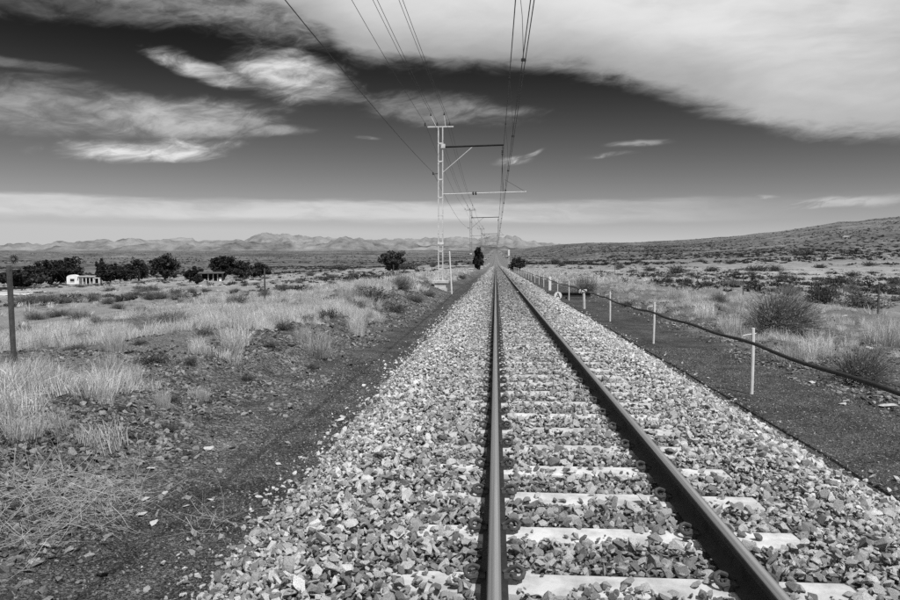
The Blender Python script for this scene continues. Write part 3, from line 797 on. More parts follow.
for j, (wx, wz) in enumerate(WIRE_X):
    line_wire('line_wire', lambda i: (MAST_X[i] + wx, MAST_Y[i], wz + 0.16 * (j in (0, 2, 4)) + float(T(MAST_Y[i]))), 0.75, 0.0095, M_wire_pale, lab5[j], 'wire', group='line wires on the mast crossarms')
line_wire('feeder_wire', lambda i: (MAST_X[i] - 0.47, MAST_Y[i], 7.08 + float(T(MAST_Y[i]))), 0.75, 0.011, M_wire, 'dark feeder wire slanting in from upper left to the side of the masts', 'wire')
ZMESS, ZCON, SAG = 8.10, 5.60, 0.85
def mess_z(y):
    for a, b in zip(MAST_Y[:-1], MAST_Y[1:]):
        if a <= y <= b:
            t = (y - a) / (b - a); return ZMESS + (1 - t) * float(T(a)) + t * float(T(b)) - SAG * 4 * t * (1 - t)
    return ZMESS
line_wire('messenger_wire', lambda i: (0.42, MAST_Y[i], ZMESS + float(T(MAST_Y[i]))), SAG, 0.0135, M_wire, 'thick black suspension wire, uppermost and leftmost over the track', 'wire')
for xw, lb in ((0.52, 'left of the two lower overhead contact wires above the track'), (0.575, 'right of the two lower overhead contact wires above the track')):
    line_wire('contact_wire', lambda i: (xw, MAST_Y[i], ZCON + float(T(MAST_Y[i]))), 0.12, 0.0092, M_wire, lb, 'wire', group='overhead contact wires')
k = 0
y = -20.0
while y < 175:
    if min(abs(y - q) for q in MAST_Y) > 3:
        tz = float(T(y)); m = MB()
        m.tube([(0, 0, 0), (-0.03, 0, (mess_z(y) - ZCON - tz + 0.1) * 0.5), (-0.125, 0, mess_z(y) - ZCON - tz + 0.1)], 0.006, 5)
        m.box((0, 0, 0.02), (0.10, 0.05, 0.05)); m.box((-0.125, 0, mess_z(y) - ZCON - tz + 0.09), (0.05, 0.05, 0.06))
        o = m.build('wire_dropper', M_wire); o.location = (0.5475, y, ZCON + tz - 0.1 + 0.02)
        tag(o, 'thin dropper wire of the overhead line, %s counting away from the viewer' % ORD[int((y + 20) / 8.6 + 0.5) - 2] if y > 0 else 'thin dropper wire of the overhead line behind the viewer', 'dropper', 'droppers of the overhead line')
    y += 8.6

# ------------------------------------------------------------------ leaning white pole by the mast
x, y, _ = pix_ground(452, 294)
p = empty('marker_pole', (x, y, hz(x, y)), 0, 'tall white pole leaning slightly left beside the nearest mast plinth', 'pole')
m = MB(); m.tube([(0, 0, -0.3), (-0.15, 0, 2.48)], [0.055, 0.042], 9); m.build('shaft', M_paint, p)
m = MB(); m.tube([(-0.15, 0, 2.48), (-0.153, 0, 2.53)], [0.046, 0.02], 9); m.build('cap', M_paint, p)

# ------------------------------------------------------------------ right side: white posts carrying a thick black cable
PX_POST, PY0, PSP = 3.74, 10.55, 6.32
post_near = {0: 'nearest thin white cable post, with a small arm at its top', 1: 'second nearest thin white cable post beside the ballast shoulder', 2: 'third nearest thin white cable post, just before the capped post'}
def post_shapes():
    a = MB(); a.tube([(0, 0, -0.25), (0.004, 0, 0.5), (-0.004, 0, 0.985)], 0.027, 8)
    b = MB(); b.tube([(0.05, 0, 0.90), (-0.09, -0.01, 0.885), (-0.16, -0.02, 0.872)], 0.007, 6)
    b.tube([(-0.16, -0.02, 0.872), (-0.165, -0.02, 0.83), (-0.14, -0.02, 0.80)], 0.005, 5)
    return a.mesh('shaft', M_paint), b.mesh('arm', M_paint)
SHAFT, ARM = post_shapes()
CAB = []
for k in range(-1, 26):
    y = PY0 + PSP * k; x = PX_POST + (0.05 if k == 0 else random.uniform(-0.04, 0.03)); gz = hz(x, y)
    CAB.append((x - 0.16, y, gz + 0.79 + random.uniform(-0.015, 0.015)))
    if k in (3, 6): continue
    e = empty('cable_post', (x, y, gz), random.uniform(-0.15, 0.15), post_near.get(k, 'thin white cable post, %s in the row counting away from the viewer' % ORD[k + 1] if k > 0 else 'thin white cable post just outside the right frame edge'), 'post', 'white posts carrying the black cable')
    s = add_obj('shaft', SHAFT, e); s.rotation_euler = (random.uniform(-0.02, 0.02), random.uniform(-0.02, 0.02), 0)
    add_obj('arm', ARM, e)
# thick capped post and the broad white post in the same row
x, y = PX_POST - 0.03, PY0 + PSP * 3; gz = hz(x, y)
e = empty('capped_post', (x, y, gz), 0, 'stout pale post with a wide flat head, behind the round letter sign', 'post')
m = MB(); m.tube([(0, 0, -0.25), (-0.03, 0, 0.72)], 0.06, 8); m.build('shaft', M_concrete, e)
m = MB(); m.box((-0.06, 0, 0.76), (0.30, 0.16, 0.10)); m.box((-0.17, 0, 0.72), (0.12, 0.12, 0.12)); m.build('head', M_paint, e)
x, y = PX_POST, PY0 + PSP * 6; gz = hz(x, y)
e = empty('broad_marker_post', (x, y, gz), 0, 'broad bright white marker post in the row of thin cable posts', 'post')
m = MB(); m.box((0, 0, 0.37), (0.17, 0.06, 1.10)); m.build('board', M_plaster, e)
m = MB(); m.box((0, 0, 0.935), (0.14, 0.05, 0.03)); m.build('cap', M_paint, e)
# the cable: slack between posts, kinked
cp = []
for a, b in zip(CAB[:-1], CAB[1:]):
    for q in range(14):
        t = q / 14; w = 4 * t * (1 - t)
        cp.append((a[0] + (b[0] - a[0]) * t + 0.012 * math.sin(9 * t + a[1]), a[1] + (b[1] - a[1]) * t, a[2] + (b[2] - a[2]) * t - (0.022 + 0.02 * math.sin(2.3 * a[1])) * w + 0.012 * math.sin(13 * t + 2 * a[1])))
m = MB(); m.tube(cp, 0.025, 8); tag(m.build('black_cable', M_cable, smooth=True), 'thick black cable strung along the row of white posts right of the track', 'cable')
tm = MB(); tm.tube([(0, 0, 0.80), (0.01, 0.0, 0.02)], 0.005, 5)

# round letter sign
x, y = 3.03, 34.2; gz = float(T(y)) - 0.42
e = empty('round_sign', (x, y, gz), -0.05, 'small round white sign with a black letter A low beside the ballast', 'sign')
m = MB(); m.tube([(0, 0.03, -0.2), (0, 0.03, 0.20)], 0.022, 6); m.build('stake', M_galv, e)
m = MB(); m.tube([(0, 0.012, 0.27), (0, -0.012, 0.27)], 0.185, 28); m.build('disc', M_plaster, e)
m = MB()
for a, b in (((-0.085, 0.175), (0.0, 0.385)), ((0.085, 0.175), (0.0, 0.385)), ((-0.055, 0.240), (0.055, 0.240))):
    va, vb = Vector((a[0], 0, a[1])), Vector((b[0], 0, b[1])); dd = vb - va
    m.box(tuple((va + vb) / 2 + Vector((0, -0.0165 - 0.002 * (a[0] > 0) - 0.001 * (a[1] == b[1]), 0))), (dd.length + 0.03, 0.006, 0.034), 0, 0, Matrix.Rotation(-math.atan2(dd.z, dd.x), 3, 'Y'))
m.build('letter', M_black, e)
# dark girder lying on short legs beyond the sign
x0, y = 3.35, 37.4; gz = hz(4.2, y)
e = empty('steel_girder', (4.2, y, gz), 0, 'dark low steel girder on short legs lying across the path behind the sign', 'girder')
m = MB(); m.box((0.0, 0, 0.22), (1.65, 0.07, 0.20)); m.box((0.0, 0, 0.33), (1.66, 0.22, 0.03)); m.box((0.0, 0, 0.11), (1.66, 0.22, 0.03)); m.build('beam', M_darksteel, e)
for q in (-0.45, 0.55):
    m = MB(); m.box((q, 0, 0.0), (0.09, 0.09, 0.20)); m.build('leg', M_darksteel, e)
m = MB(); m.tube([(-0.82, 0.02, 0.30), (-1.35, 0.1, 0.30), (-1.75, 0.2, 0.27)], 0.03, 6); m.build('stub_pipe', M_darksteel, e)
# distant signal
x, y = 3.25, 172.0; gz = hz(x, y)
e = empty('railway_signal', (x, y, gz), 0, 'distant white railway signal post right of the track', 'signal')
m = MB(); m.tube([(0, 0, -0.2), (0, 0, 4.6)], 0.07, 8); m.build('mast', M_galv, e)
m = MB(); m.box((0, -0.1, 4.2), (0.42, 0.16, 1.5)); m.build('signal_head', M_paint, e)
m = MB(); m.box((0, -0.05, 0.75), (0.40, 0.30, 1.3)); m.build('equipment_box', M_paint, e)

# ------------------------------------------------------------------ wire fences
def fence(name, pts, hgt, label, wires, thick, mat, droppers=0):
    e = empty(name, (pts[0][0], pts[0][1], hz(*pts[0][:2])), 0, label, 'fence')
    base = Vector(e.location)
    P = [Vector((q[0], q[1], hz(q[0], q[1]))) - base for q in pts]
    pm = MB(); pm.box((0, 0, hgt / 2 - 0.15), (thick, thick * 0.7, hgt + 0.3)); pm.box((0.0, thick * 0.5, hgt / 2 - 0.16), (thick * 0.35, thick * 0.8, hgt + 0.28)); pm = pm.mesh('post', mat)
    dm = MB(); dm.box((0, 0, hgt / 2), (0.012, 0.010, hgt - 0.1)); dm = dm.mesh('dropper', M_post)
    for q in P:
        o = add_obj('post', pm, e); o.location = q; o.rotation_euler = (random.uniform(-.02, .02), random.uniform(-.02, .02), random.uniform(-.1, .1))
    for a, b in zip(P[:-1], P[1:]):
        for j in range(1, droppers + 1):
            c = a.lerp(b, j / (droppers + 1)); w = c + base
            o = add_obj('dropper', dm, e); o.location = (c.x, c.y, hz(w.x, w.y) - base.z + 0.04)
    for j in range(wires):
        z = hgt * (0.22 + 0.74 * j / (wires - 1)); m = MB()
        line = []
        for a, b in zip(P[:-1], P[1:]):
            for t in (0, 0.25, 0.5, 0.75):
                c = a.lerp(b, t); c.z += z - 0.02 * math.sin(math.pi * t); line.append(c)
        line.append(P[-1] + Vector((0, 0, z))); m.tube(line, 0.0014, 4)
        m.build('fence_wire', M_post, e)
    return e
a = pix_ground(14, 368); b = pix_ground(265, 302)
dirv = ((b[0] - a[0]), (b[1] - a[1])); 
Lp = [(a[0] - dirv[0], a[1] - dirv[1]), (a[0], a[1]), (b[0], b[1])]
for k in range(1, 5): Lp.append((b[0] + 0.15 * k, b[1] + 17.0 * k))
fence('wire_fence', Lp, 1.36, 'wire fence with dark steel posts in the grass left of the track', 5, 0.052, M_post)
Rp = [(13.6, 14.0), (13.7, 26.0)]
for (px, py) in ((743, 296), (697, 288)): q = pix_ground(px, py); Rp.append((q[0], q[1]))
for k in range(1, 9): Rp.append((Rp[3][0] + 0.1 * k, Rp[3][1] + 13.0 * k))
fence('wire_fence', Rp, 1.25, 'thin wire fence with pale droppers in the scrub right of the track', 4, 0.05, M_post, droppers=5)

# ------------------------------------------------------------------ farm: white house, shed, windpump, trees
def far_place(px, py):
    x, y, s = pix_ground(px, py); return x, y, math.hypot(x, y)
hx, hy, hd = far_place(83, 284)
S = hy / F_PX                     # metres per photograph pixel at that depth
e = empty('farmhouse', (hx, hy, hz(hx, hy) - 0.1), math.atan2(-hx, hy) * 0.75, 'small white farmhouse with a curved gable and veranda among dark trees', 'house')
W_ = 9.2; e.scale = (30 * S / W_,) * 3
def hb(name, x0, x1, z0, z1, y0, y1, mat, par=None):
    m = MB(); m.box(((x0 + x1) / 2, (y0 + y1) / 2, (z0 + z1) / 2), (x1 - x0, y1 - y0, z1 - z0)); return m.build(name, mat, par or e)
m = MB(); gw = 0.36 * W_
poly = [(0, -0.4), (gw, -0.4), (gw, 2.65)] + [(gw * (0.5 + 0.5 * math.cos(q)), 2.2 + 0.85 * math.sin(q)) for q in np.linspace(0.35, math.pi, 9)]
poly = [(x - W_ / 2, z) for x, z in poly]
m.prism(poly, 0.0, 4.5); wl = m.build('wall', M_plaster, e)
w = hb('window', -W_ / 2 + gw * 0.30, -W_ / 2 + gw * 0.66, 0.9, 1.75, -0.06, 0.02, M_dark); hb('sill', -W_ / 2 + gw * 0.28, -W_ / 2 + gw * 0.68, 0.80, 0.90, -0.12, 0.0, M_plaster, w)
hb('wall', -W_ / 2 + gw + 0.003, W_ * 0.34, -0.4, 2.35, 0.7, 5.0, M_plaster)
for q in (0.02, 0.15, 0.27): 
    w = hb('window' if q != 0.15 else 'door', W_ * q - 0.5, W_ * q + 0.35, 0.15 if q == 0.15 else 0.8, 2.0, 0.64, 0.72, M_dark)
    hb('frame', W_ * q - 0.56, W_ * q + 0.41, 2.0, 2.08, 0.60, 0.70, M_plaster, w)
m = MB(); m.box((0.10 * W_, 2.2, 2.50), (W_ * 0.52, 5.9, 0.12), 0, 0, Matrix.Rotation(0.03, 3, 'X')); m.build('roof', M_roof, e)
for q in (-0.12, 0.0, 0.11, 0.22, 0.33): hb('veranda_post', W_ * q - 0.10, W_ * q + 0.10, -0.3, 2.36, -0.45, -0.25, M_plaster)
hb('wall', W_ * 0.343, W_ * 0.36, -0.4, 1.85, 0.9, 3.5, M_plaster); hb('wall', W_ * 0.47, W_ * 0.5, -0.4, 1.85, 0.9, 3.5, M_plaster)
hb('roof', W_ * 0.342, W_ * 0.505, 1.853, 2.0, 0.8, 3.6, M_plaster); hb('back_wall', W_ * 0.363, W_ * 0.467, -0.4, 1.85, 3.2, 3.4, M_shed)
# shed
sx_, sy_, sd = far_place(211, 281); S2 = sy_ / F_PX
e = empty('farm_shed', (sx_, sy_, hz(sx_, sy_) - 0.1), math.atan2(-sx_, sy_) * 0.8, 'low dark open shed with pale posts beside the trees', 'shed')
sw = 22 * S2; sh = 8.5 * S2
hb('back_wall', -sw / 2, sw / 2, -0.3, sh, 2.6, 2.75, M_shed); hb('side_wall', -sw / 2, -sw / 2 + 0.12, -0.3, sh, 0.1, 2.597, M_shed); hb('side_wall', sw / 2 - 0.12, sw / 2, -0.3, sh, 0.1, 2.597, M_shed)
m = MB(); m.box((0, 1.2, sh + 0.08), (sw + 0.5, 3.5, 0.1), 0, 0, Matrix.Rotation(0.04, 3, 'X')); m.build('roof', M_shed, e)
for q in (-0.42, -0.12, 0.1, 0.30): hb('post', sw * q - 0.07, sw * q + 0.07, -0.3, sh - 0.1, -0.1, 0.08, M_roof)
hb('low_wall', -sw * 0.40, -sw * 0.22, -0.3, sh * 0.30, -0.02, 0.1 - 0.02, M_roof); hb('low_wall', sw * 0.36, sw * 0.47, -0.3, sh * 0.5, -0.02, 0.08, M_plaster)
# windpump
wd = hd * 1.06; ux, uy = pix_dir(14, 275)[:2]; q = math.hypot(ux, uy); wx, wy = ux / q * wd, uy / q * wd
e = empty('windpump', (wx, wy, hz(wx, wy)), math.atan2(-wx, wy), 'farm windpump on a lattice tower above the trees at far left', 'windmill')
th_ = CAM_Z + 2.5 / F_PX * wd - hz(wx, wy)
for sx in (-1, 1):
    for sy in (-1, 1):
        m = MB(); m.tube([(sx * 0.9, sy * 0.9, -0.2), (sx * 0.12, sy * 0.12, th_)], 0.05, 5); m.build('tower_leg', M_post, e)
for k in range(1, 6):
    t = k / 6; w = 0.9 + (0.12 - 0.9) * t; m = MB()
    for a_, b_ in (((-w, -w), (w, -w)), ((w, -w), (w, w)), ((w, w), (-w, w)), ((-w, w), (-w, -w))): m.tube([(*a_, th_ * t), (*b_, th_ * t)], 0.03, 4)
    m.build('tower_brace', M_post, e)
hub = MB(); hub.tube([(0, -0.5, th_), (0, 0.5, th_)], 0.14, 8); hub = hub.build('rotor_hub', M_post, e)
for k in range(14):
    a_ = 2 * math.pi * k / 14; m = MB(); R = Matrix.Rotation(a_, 3, 'Y') @ Matrix.Rotation(0.5, 3, 'Z')
    m.box(R @ Vector((0, 0, 0.95)) + Vector((0, -0.5, th_)), (0.34, 0.02, 1.05), 0, 0, R); m.build('blade', M_black, e)
m = MB(); m.box((0.25, 1.4, th_), (0.04, 1.1, 0.8)); m.tube([(0, 0.4, th_), (0.25, 1.0, th_)], 0.03, 5); m.build('tail_vane', M_post, e)

# ------------------------------------------------------------------ vegetation shapes
def quads(P, D, U, mat_name, mats):
    """quads centred at P spanned by D and U"""
    V = np.stack([P - D - U, P + D - U, P + D + U, P - D + U], 1).reshape(-1, 3)
    Fq = np.arange(len(V)).reshape(-1, 4); return V, Fq
def unit(v): return v / np.maximum(np.linalg.norm(v, axis=-1, keepdims=True), 1e-9)
def crown_mesh(name, rx, ry, rz_, n_clump, n_leaf, leaf, seed, mat, low=-0.6):
    r = np.random.default_rng(seed)
    c = unit(r.normal(size=(n_clump, 3))) * (r.random((n_clump, 1)) ** 0.45)
    c[:, 2] = np.where(c[:, 2] < low, low + 0.3 * r.random(n_clump), c[:, 2])
    cr = r.uniform(0.10, 0.40, n_clump)
    idx = r.integers(0, n_clump, n_leaf)
    p = c[idx] + unit(r.normal(size=(n_leaf, 3))) * cr[idx][:, None] * (r.random((n_leaf, 1)) ** 0.5)
    P = p * np.array([rx, ry, rz_]) * 0.88
    D = unit(r.normal(size=(n_leaf, 3))); U = unit(np.cross(D, r.normal(size=(n_leaf, 3))))
    s = leaf * r.uniform(0.5, 1.2, (n_leaf, 1))
    V, Fq = quads(P, D * s, U * s * 0.6, name, mat)
    return np_mesh(name, V, Fq, mat)
def tree(name, px, base_py, top_py, wpx, label, dist=None, seed=0, trunk=0.25, mat=M_tree, group=None, leaves=5200, lean=0.0, low=-0.95):
    if dist is None: x, y, s = pix_ground(px, base_py)
    else:
        d = pix_dir(px, base_py); q = math.hypot(d[0], d[1]); x, y = d[0] / q * dist, d[1] / q * dist
    gz = hz(x, y); fwd = math.hypot(x, y); dd = pix_dir(px, top_py)
    zt = CAM_Z + dd[2] / math.hypot(dd[0], dd[1]) * fwd
    h = max(zt - gz, 0.5); w = wpx / F_PX * fwd * math.cos(math.atan2(x, y)) * 1.2
    e = empty(name, (x, y, gz), random.uniform(0, 6), label, 'tree' if 'tree' in name else 'bush', group)
    cb = trunk * h
    m = MB(); r_ = random.Random(seed)
    m.tube([(0, 0, -0.2), (0.05 * w * r_.uniform(-1, 1), 0, cb), (0.1 * w * r_.uniform(-1, 1), 0.05 * w, h * 0.7)], [0.05 * h, 0.04 * h, 0.012 * h], 7)
    for k in range(5):
        a_ = 6.28 * k / 5 + r_.random(); m.tube([(0, 0, cb * 0.9), (0.22 * w * math.cos(a_), 0.22 * w * math.sin(a_), cb + 0.3 * (h - cb)), (0.36 * w * math.cos(a_), 0.36 * w * math.sin(a_), cb + 0.6 * (h - cb))], [0.022 * h, 0.015 * h, 0.006 * h], 5)
    m.build('trunk', M_bark, e)
    cz = cb + (h - cb) * 0.5
    cme = crown_mesh('crown', w / 2, w / 2, (h - cb) / 2 * 1.12, 46, leaves, 0.026 * max(w, h) + 0.04, seed, mat, low)
    o = add_obj('crown', cme, e); o.location = (0, 0, cz)
    return e
GT = 'dark trees around the farm'
tree('farm_tree', 16, 288, 269, 46, 'broad low dark tree at the left frame edge below the windpump', seed=1, trunk=0.08, group=GT)
tree('farm_tree', 36, 285, 267, 30, 'low dark tree between the windpump and the house trees', seed=2, trunk=0.1, group=GT)
tree('farm_tree', 52, 282, 261, 30, 'dark tree just left of the white farmhouse', seed=3, trunk=0.07, group=GT, dist=hd + 14)
tree('farm_tree', 68, 282, 257.5, 27, 'tallest dark tree rising behind the white farmhouse', seed=4, trunk=0.07, group=GT, dist=hd + 10)
tree('farm_tree', 101, 281, 257.5, 9, 'narrow pointed dark tree right of the farmhouse', seed=5, trunk=0.1, group=GT, dist=hd + 16)
tree('farm_tree', 110, 283, 262.5, 24, 'dark tree right of the farmhouse with bare upper branches', seed=6, trunk=0.05, group=GT, dist=hd + 8)
tree('farm_tree', 125, 282, 262, 20, 'dark tree in the middle of the clump right of the farmhouse', seed=7, trunk=0.05, group=GT, dist=hd + 12)
tree('farm_tree', 139, 281, 256.5, 15, 'upright dark tree at the right end of the farmhouse clump', seed=8, trunk=0.05, group=GT, dist=hd + 10)
tree('farm_tree', 165, 280, 254.5, 28, 'lone round dark tree between the house clump and the shed', seed=9, trunk=0.07, group=GT)
tree('farm_tree', 194, 279, 267, 16, 'low dark bushy tree just left of the shed', seed=10, trunk=0.05, group=GT, dist=sd + 6)
tree('farm_tree', 224, 279, 254.5, 24, 'tall round dark tree behind the shed', seed=11, trunk=0.07, group=GT, dist=sd + 7)
tree('farm_bush', 198, 283.5, 275, 10, 'low dark bush at the left corner of the shed', seed=17, trunk=0.02, group=GT)
tree('farm_tree', 240, 280, 261, 24, 'dark tree right of the shed', seed=12, trunk=0.08, group=GT, dist=sd + 8)
tree('farm_tree', 260, 279, 264, 22, 'small dark tree at the right end of the shed clump', seed=13, trunk=0.06, group=GT, dist=sd + 12)
tree('track_tree', 478, 266, 249, 10, 'tall narrow dark tree between the second and third masts', dist=150, seed=14, trunk=0.04, group=None, low=-0.95)
tree('track_tree', 393, 270, 250.5, 25, 'dark broad tree on the plain left of the nearest mast', seed=15, trunk=0.03, mat=M_scrub)
tree('track_bush', 517, 266, 258, 16, 'dark round bush right of the track near the distant signal', dist=150, seed=16, trunk=0.03, low=-0.9, mat=M_scrub)

# shrubs: many fine upward twigs with small leaves
def shrub_mesh(name, seed, twigs=420, leaves=1500, mats=None, leaf=0.018, spread=1.0, upright=0.5, ragged=0.35):
    """unit shrub: radius about 1, height about 1"""
    r = np.random.default_rng(seed)
    lobes = r.integers(4, 8); la = r.random(lobes) * 6.28; lr = r.uniform(0.2, 0.6, lobes); lh = r.uniform(0.65, 1.0, lobes)
    li = r.integers(0, lobes, twigs)
    base = np.stack([np.cos(la[li]) * lr[li] * 0.35, np.sin(la[li]) * lr[li] * 0.35, np.zeros(twigs)], 1) + r.normal(0, 0.05, (twigs, 3)) * np.array([1, 1, 0])
    th = r.random(twigs) * 6.28; ph = np.arccos(1 - r.random(twigs) * (1 - 0.05)) * (1.2 - upright * 0.55)
    L = lh[li] * r.uniform(1 - ragged, 1.0, twigs)
    dirv = np.stack([np.cos(th) * np.sin(ph) * spread, np.sin(th) * np.sin(ph) * spread, np.cos(ph)], 1)
    tip = base + np.stack([np.cos(la[li]) * lr[li] * 0.5, np.sin(la[li]) * lr[li] * 0.5, 0 * th], 1) + dirv * L[:, None]
    tip[:, 2] = np.abs(tip[:, 2]); mid = (base + tip) / 2 + r.normal(0, 0.05, (twigs, 3)); mid[:, 2] = np.abs(mid[:, 2])
    side = unit(np.cross(tip - base, r.normal(size=(twigs, 3)))) * 0.006
    V1 = np.stack([base - side, base + side, mid + side * 0.8, mid - side * 0.8], 1).reshape(-1, 3)
    V2 = np.stack([mid - side * 0.8, mid + side * 0.8, tip + side * 0.4, tip - side * 0.4], 1).reshape(-1, 3)
    ti = r.integers(0, twigs, leaves); tt = r.random(leaves) ** 0.55
    P = np.where(tt[:, None] < 0.5, base[ti] + (mid[ti] - base[ti]) * (tt * 2)[:, None], mid[ti] + (tip[ti] - mid[ti]) * ((tt - 0.5) * 2)[:, None]) + r.normal(0, 0.03, (leaves, 3))
    P[:, 2] = np.abs(P[:, 2])
    D = unit(r.normal(size=(leaves, 3)) + dirv[ti]); U = unit(np.cross(D, r.normal(size=(leaves, 3)))); s = leaf * r.uniform(0.6, 1.5, (leaves, 1))
    V3 = np.stack([P - D * s * 1.8, P + U * s * 0.6, P + D * s * 1.8, P - U * s * 0.6], 1).reshape(-1, 3)
    V = np.concatenate([V1, V2, V3]); Fq = np.arange(len(V)).reshape(-1, 4)
    me = np_mesh(name, V, Fq, list(mats))
    me.polygons.foreach_set('material_index', np.concatenate([np.ones(2 * twigs, np.int32), np.zeros(leaves, np.int32)]))
    return me
SHRUBS = [shrub_mesh('shrub', 500 + i, 260, 1500, (M_shrub, M_stem), 0.030, 1.0, 0.45) for i in range(6)]
GREYS = [shrub_mesh('grey_shrub', 540 + i, 700, 1100, (M_shrub_pale, M_shrub_pale), 0.016, 1.0, 0.6, 0.45) for i in range(4)]
FARSH = [shrub_mesh('scrub', 560 + i, 20, 150, (M_scrub, M_scrub), 0.10, 1.0, 0.4) for i in range(5)]
def shrub(px, py, wpx, hpx, kind, label, group=None, name='shrub', parts=False):
    x, y, s = pix_ground(px, py); w = wpx / F_PX * y * 1.0; h = hpx / F_PX * y
    me = (SHRUBS if kind == 'dark' else GREYS)[random.randrange(6 if kind == 'dark' else 4)]
    o = add_obj(name, me); o.location = (x, y, hz(x, y) - 0.02)
    o.scale = (w / 1.55, w / 1.55, h / 0.86); o.rotation_euler = (0, 0, random.uniform(0, 6.28))
    return tag(o, label, 'bush', group)
GP = 'low shrubs dotted over the plain'
def plain_label(x, y, w, dark):
    """how a shrub of the plain looks and where it stands"""
    tone = 'dark leafy' if dark else 'grey twiggy'
    size = 'tiny' if w < 0.9 else 'small' if w < 1.4 else 'broad' if w < 2.2 else 'large'
    px = 495.5 + 700 * x / y
    if x < 0: where = ('beside the wire fence', 'in front of the farmhouse', 'between the fence and the farm shed', 'left of the nearest mast')[0 if x > -14 else 1 if px < 150 else 2 if px < 300 else 3]
    else: where = ('along the thin wire fence', 'behind the thin wire fence', 'on the open plain at far right', 'towards the hill beyond the track')[0 if x < 17 else 1 if px < 720 else 2 if px > 820 else 3]
    depth = 'nearest' if y < 45 else 'middle' if y < 90 else 'far'
    return '%s %s shrub on the %s plain %s' % (size, tone, depth, where)
sp_named = [
 (767, 328, 74, 50, 'grey', 'large feathery grey bush standing behind the white cable posts'),
 (822, 303, 30, 22, 'dark', 'upright dark bush right of the large grey bush'),
 (862, 308, 42, 17, 'dark', 'wide low dark bush near the right edge, behind the grass'),
 (887, 294, 24, 12, 'dark', 'dark bush at the right edge, above the wide low bush'),
 (853, 380, 56, 46, 'grey', 'low ragged grey bush in the stony verge just beyond the black cable'),
 (586, 292, 24, 22, 'grey', 'grey feathery bush behind the capped post and round sign'),
 (838, 284, 30, 11, 'dark', 'dark shrub above and right of the upright dark bush'),
 (167, 322, 48, 16, 'grey', 'wide grey shrub left of centre behind the pale grass band'),
 (82, 321, 26, 15, 'grey', 'round grey shrub below the farmhouse'),
 (58, 316, 26, 11, 'grey', 'grey shrub left of the round one below the farmhouse'),
 (36, 320, 22, 12, 'grey', 'grey shrub nearest the left fence post'),
 (24, 336, 18, 16, 'dark', 'small dark leafy shrub just right of the left fence post'),
 (237, 306, 24, 18, 'grey', 'grey twiggy shrub left of the second fence post'),
 (263, 300, 20, 16, 'grey', 'grey twiggy shrub at the foot of the second fence post'),
 (399, 289, 32, 20, 'grey', 'rounded grey bush on the bank left of the nearest mast'),
 (373, 299, 38, 14, 'dark', 'wide flat dark shrub on top of the stony bank'),
 (396, 311, 24, 11, 'dark', 'dark shrub on the slope just below the wide flat one'),
 (415, 302, 20, 11, 'grey', 'small grey shrub on the bank nearest the mast plinth'),
 (461, 279, 11, 6, 'dark', 'small dark shrub just right of the leaning white pole'),
 (408, 269, 24, 9, 'dark', 'dark shrub right of the broad tree on the plain'),
 (338, 269, 18, 6, 'dark', 'dark shrub in the middle of the left plain'),
 (165, 428, 26, 9, 'dark', 'tiny dark shrublet lying in the stones of the left bank'),
 (150, 362, 34, 12, 'dark', 'dark low shrublet at the front of the pale grass'),
 (720, 303, 16, 14, 'grey', 'small grey shrub left of the large feathery bush'),
]
for px, py, w, h, kd, lb in sp_named: shrub(px, py, w, h, kd, lb, name='bush')
M_feather = foliage('feathery_twig', 0.12, 0.34, 0.1, 0.2)
BIGB = shrub_mesh('bush', 599, 2200, 4200, (M_feather, M_feather), 0.012, 1.05, 0.25, 0.4)
for o in list(COL.objects):
    if o.name.startswith('bush') and ('large feathery' in o['label'] and o['label'].startswith('large') or o['label'].startswith('low ragged')): o.data = BIGB
sp = [(108, 304, 15, 11), (90, 301, 20, 10), (45, 303, 15, 10), (67, 303, 19, 8), (148, 299, 16, 9), (128, 300, 14, 8), (175, 296, 12, 7), (192, 293, 12, 8), (152, 291, 16, 7), (283, 291, 8, 9), (433, 267, 9, 8), (332, 285, 8, 6), (120, 309, 16, 9), (205, 292, 9, 5), (218, 297, 10, 5), (95, 322, 14, 9), (140, 312, 18, 9), (115, 318, 10, 6), (200, 300, 10, 6), (180, 303, 9, 5), (300, 283, 10, 5), (318, 279, 9, 4), (245, 286, 9, 5)]
sr = [(678, 273, 20, 9), (713, 271, 16, 6), (753, 271, 24, 8), (775, 271, 14, 8), (668, 283, 10, 8), (688, 286, 9, 7), (706, 286, 9, 7), (733, 286, 10, 7), (783, 279, 15, 7), (628, 306, 14, 8), (807, 255, 15, 6), (797, 255, 9, 5), (740, 256, 8, 4), (853, 276, 15, 6), (893, 286, 12, 9), (717, 310, 13, 9), (650, 271, 12, 5), (620, 268, 10, 4), (700, 262, 9, 4), (730, 264, 12, 5), (820, 268, 12, 5), (870, 266, 12, 5), (768, 262, 10, 4), (840, 259, 9, 4), (640, 262, 8, 3.5), (590, 263, 9, 4), (562, 266, 9, 5), (555, 262, 8, 4)]
for q in sp + sr:
    kd = 'dark' if q in sr or random.random() < 0.45 else 'grey'
    o = shrub(q[0], q[1], q[2], q[3], kd, 'shrub', GP); o['label'] = plain_label(o.location.x, o.location.y, o.scale.x * 1.55, kd == 'dark')
bank = [(60, 395), (130, 385), (190, 365), (225, 352), (285, 330), (330, 318), (270, 345), (300, 322), (352, 308), (428, 296), (205, 335), (140, 345), (75, 350), (40, 375), (245, 380), (310, 368), (170, 400), (120, 410)]
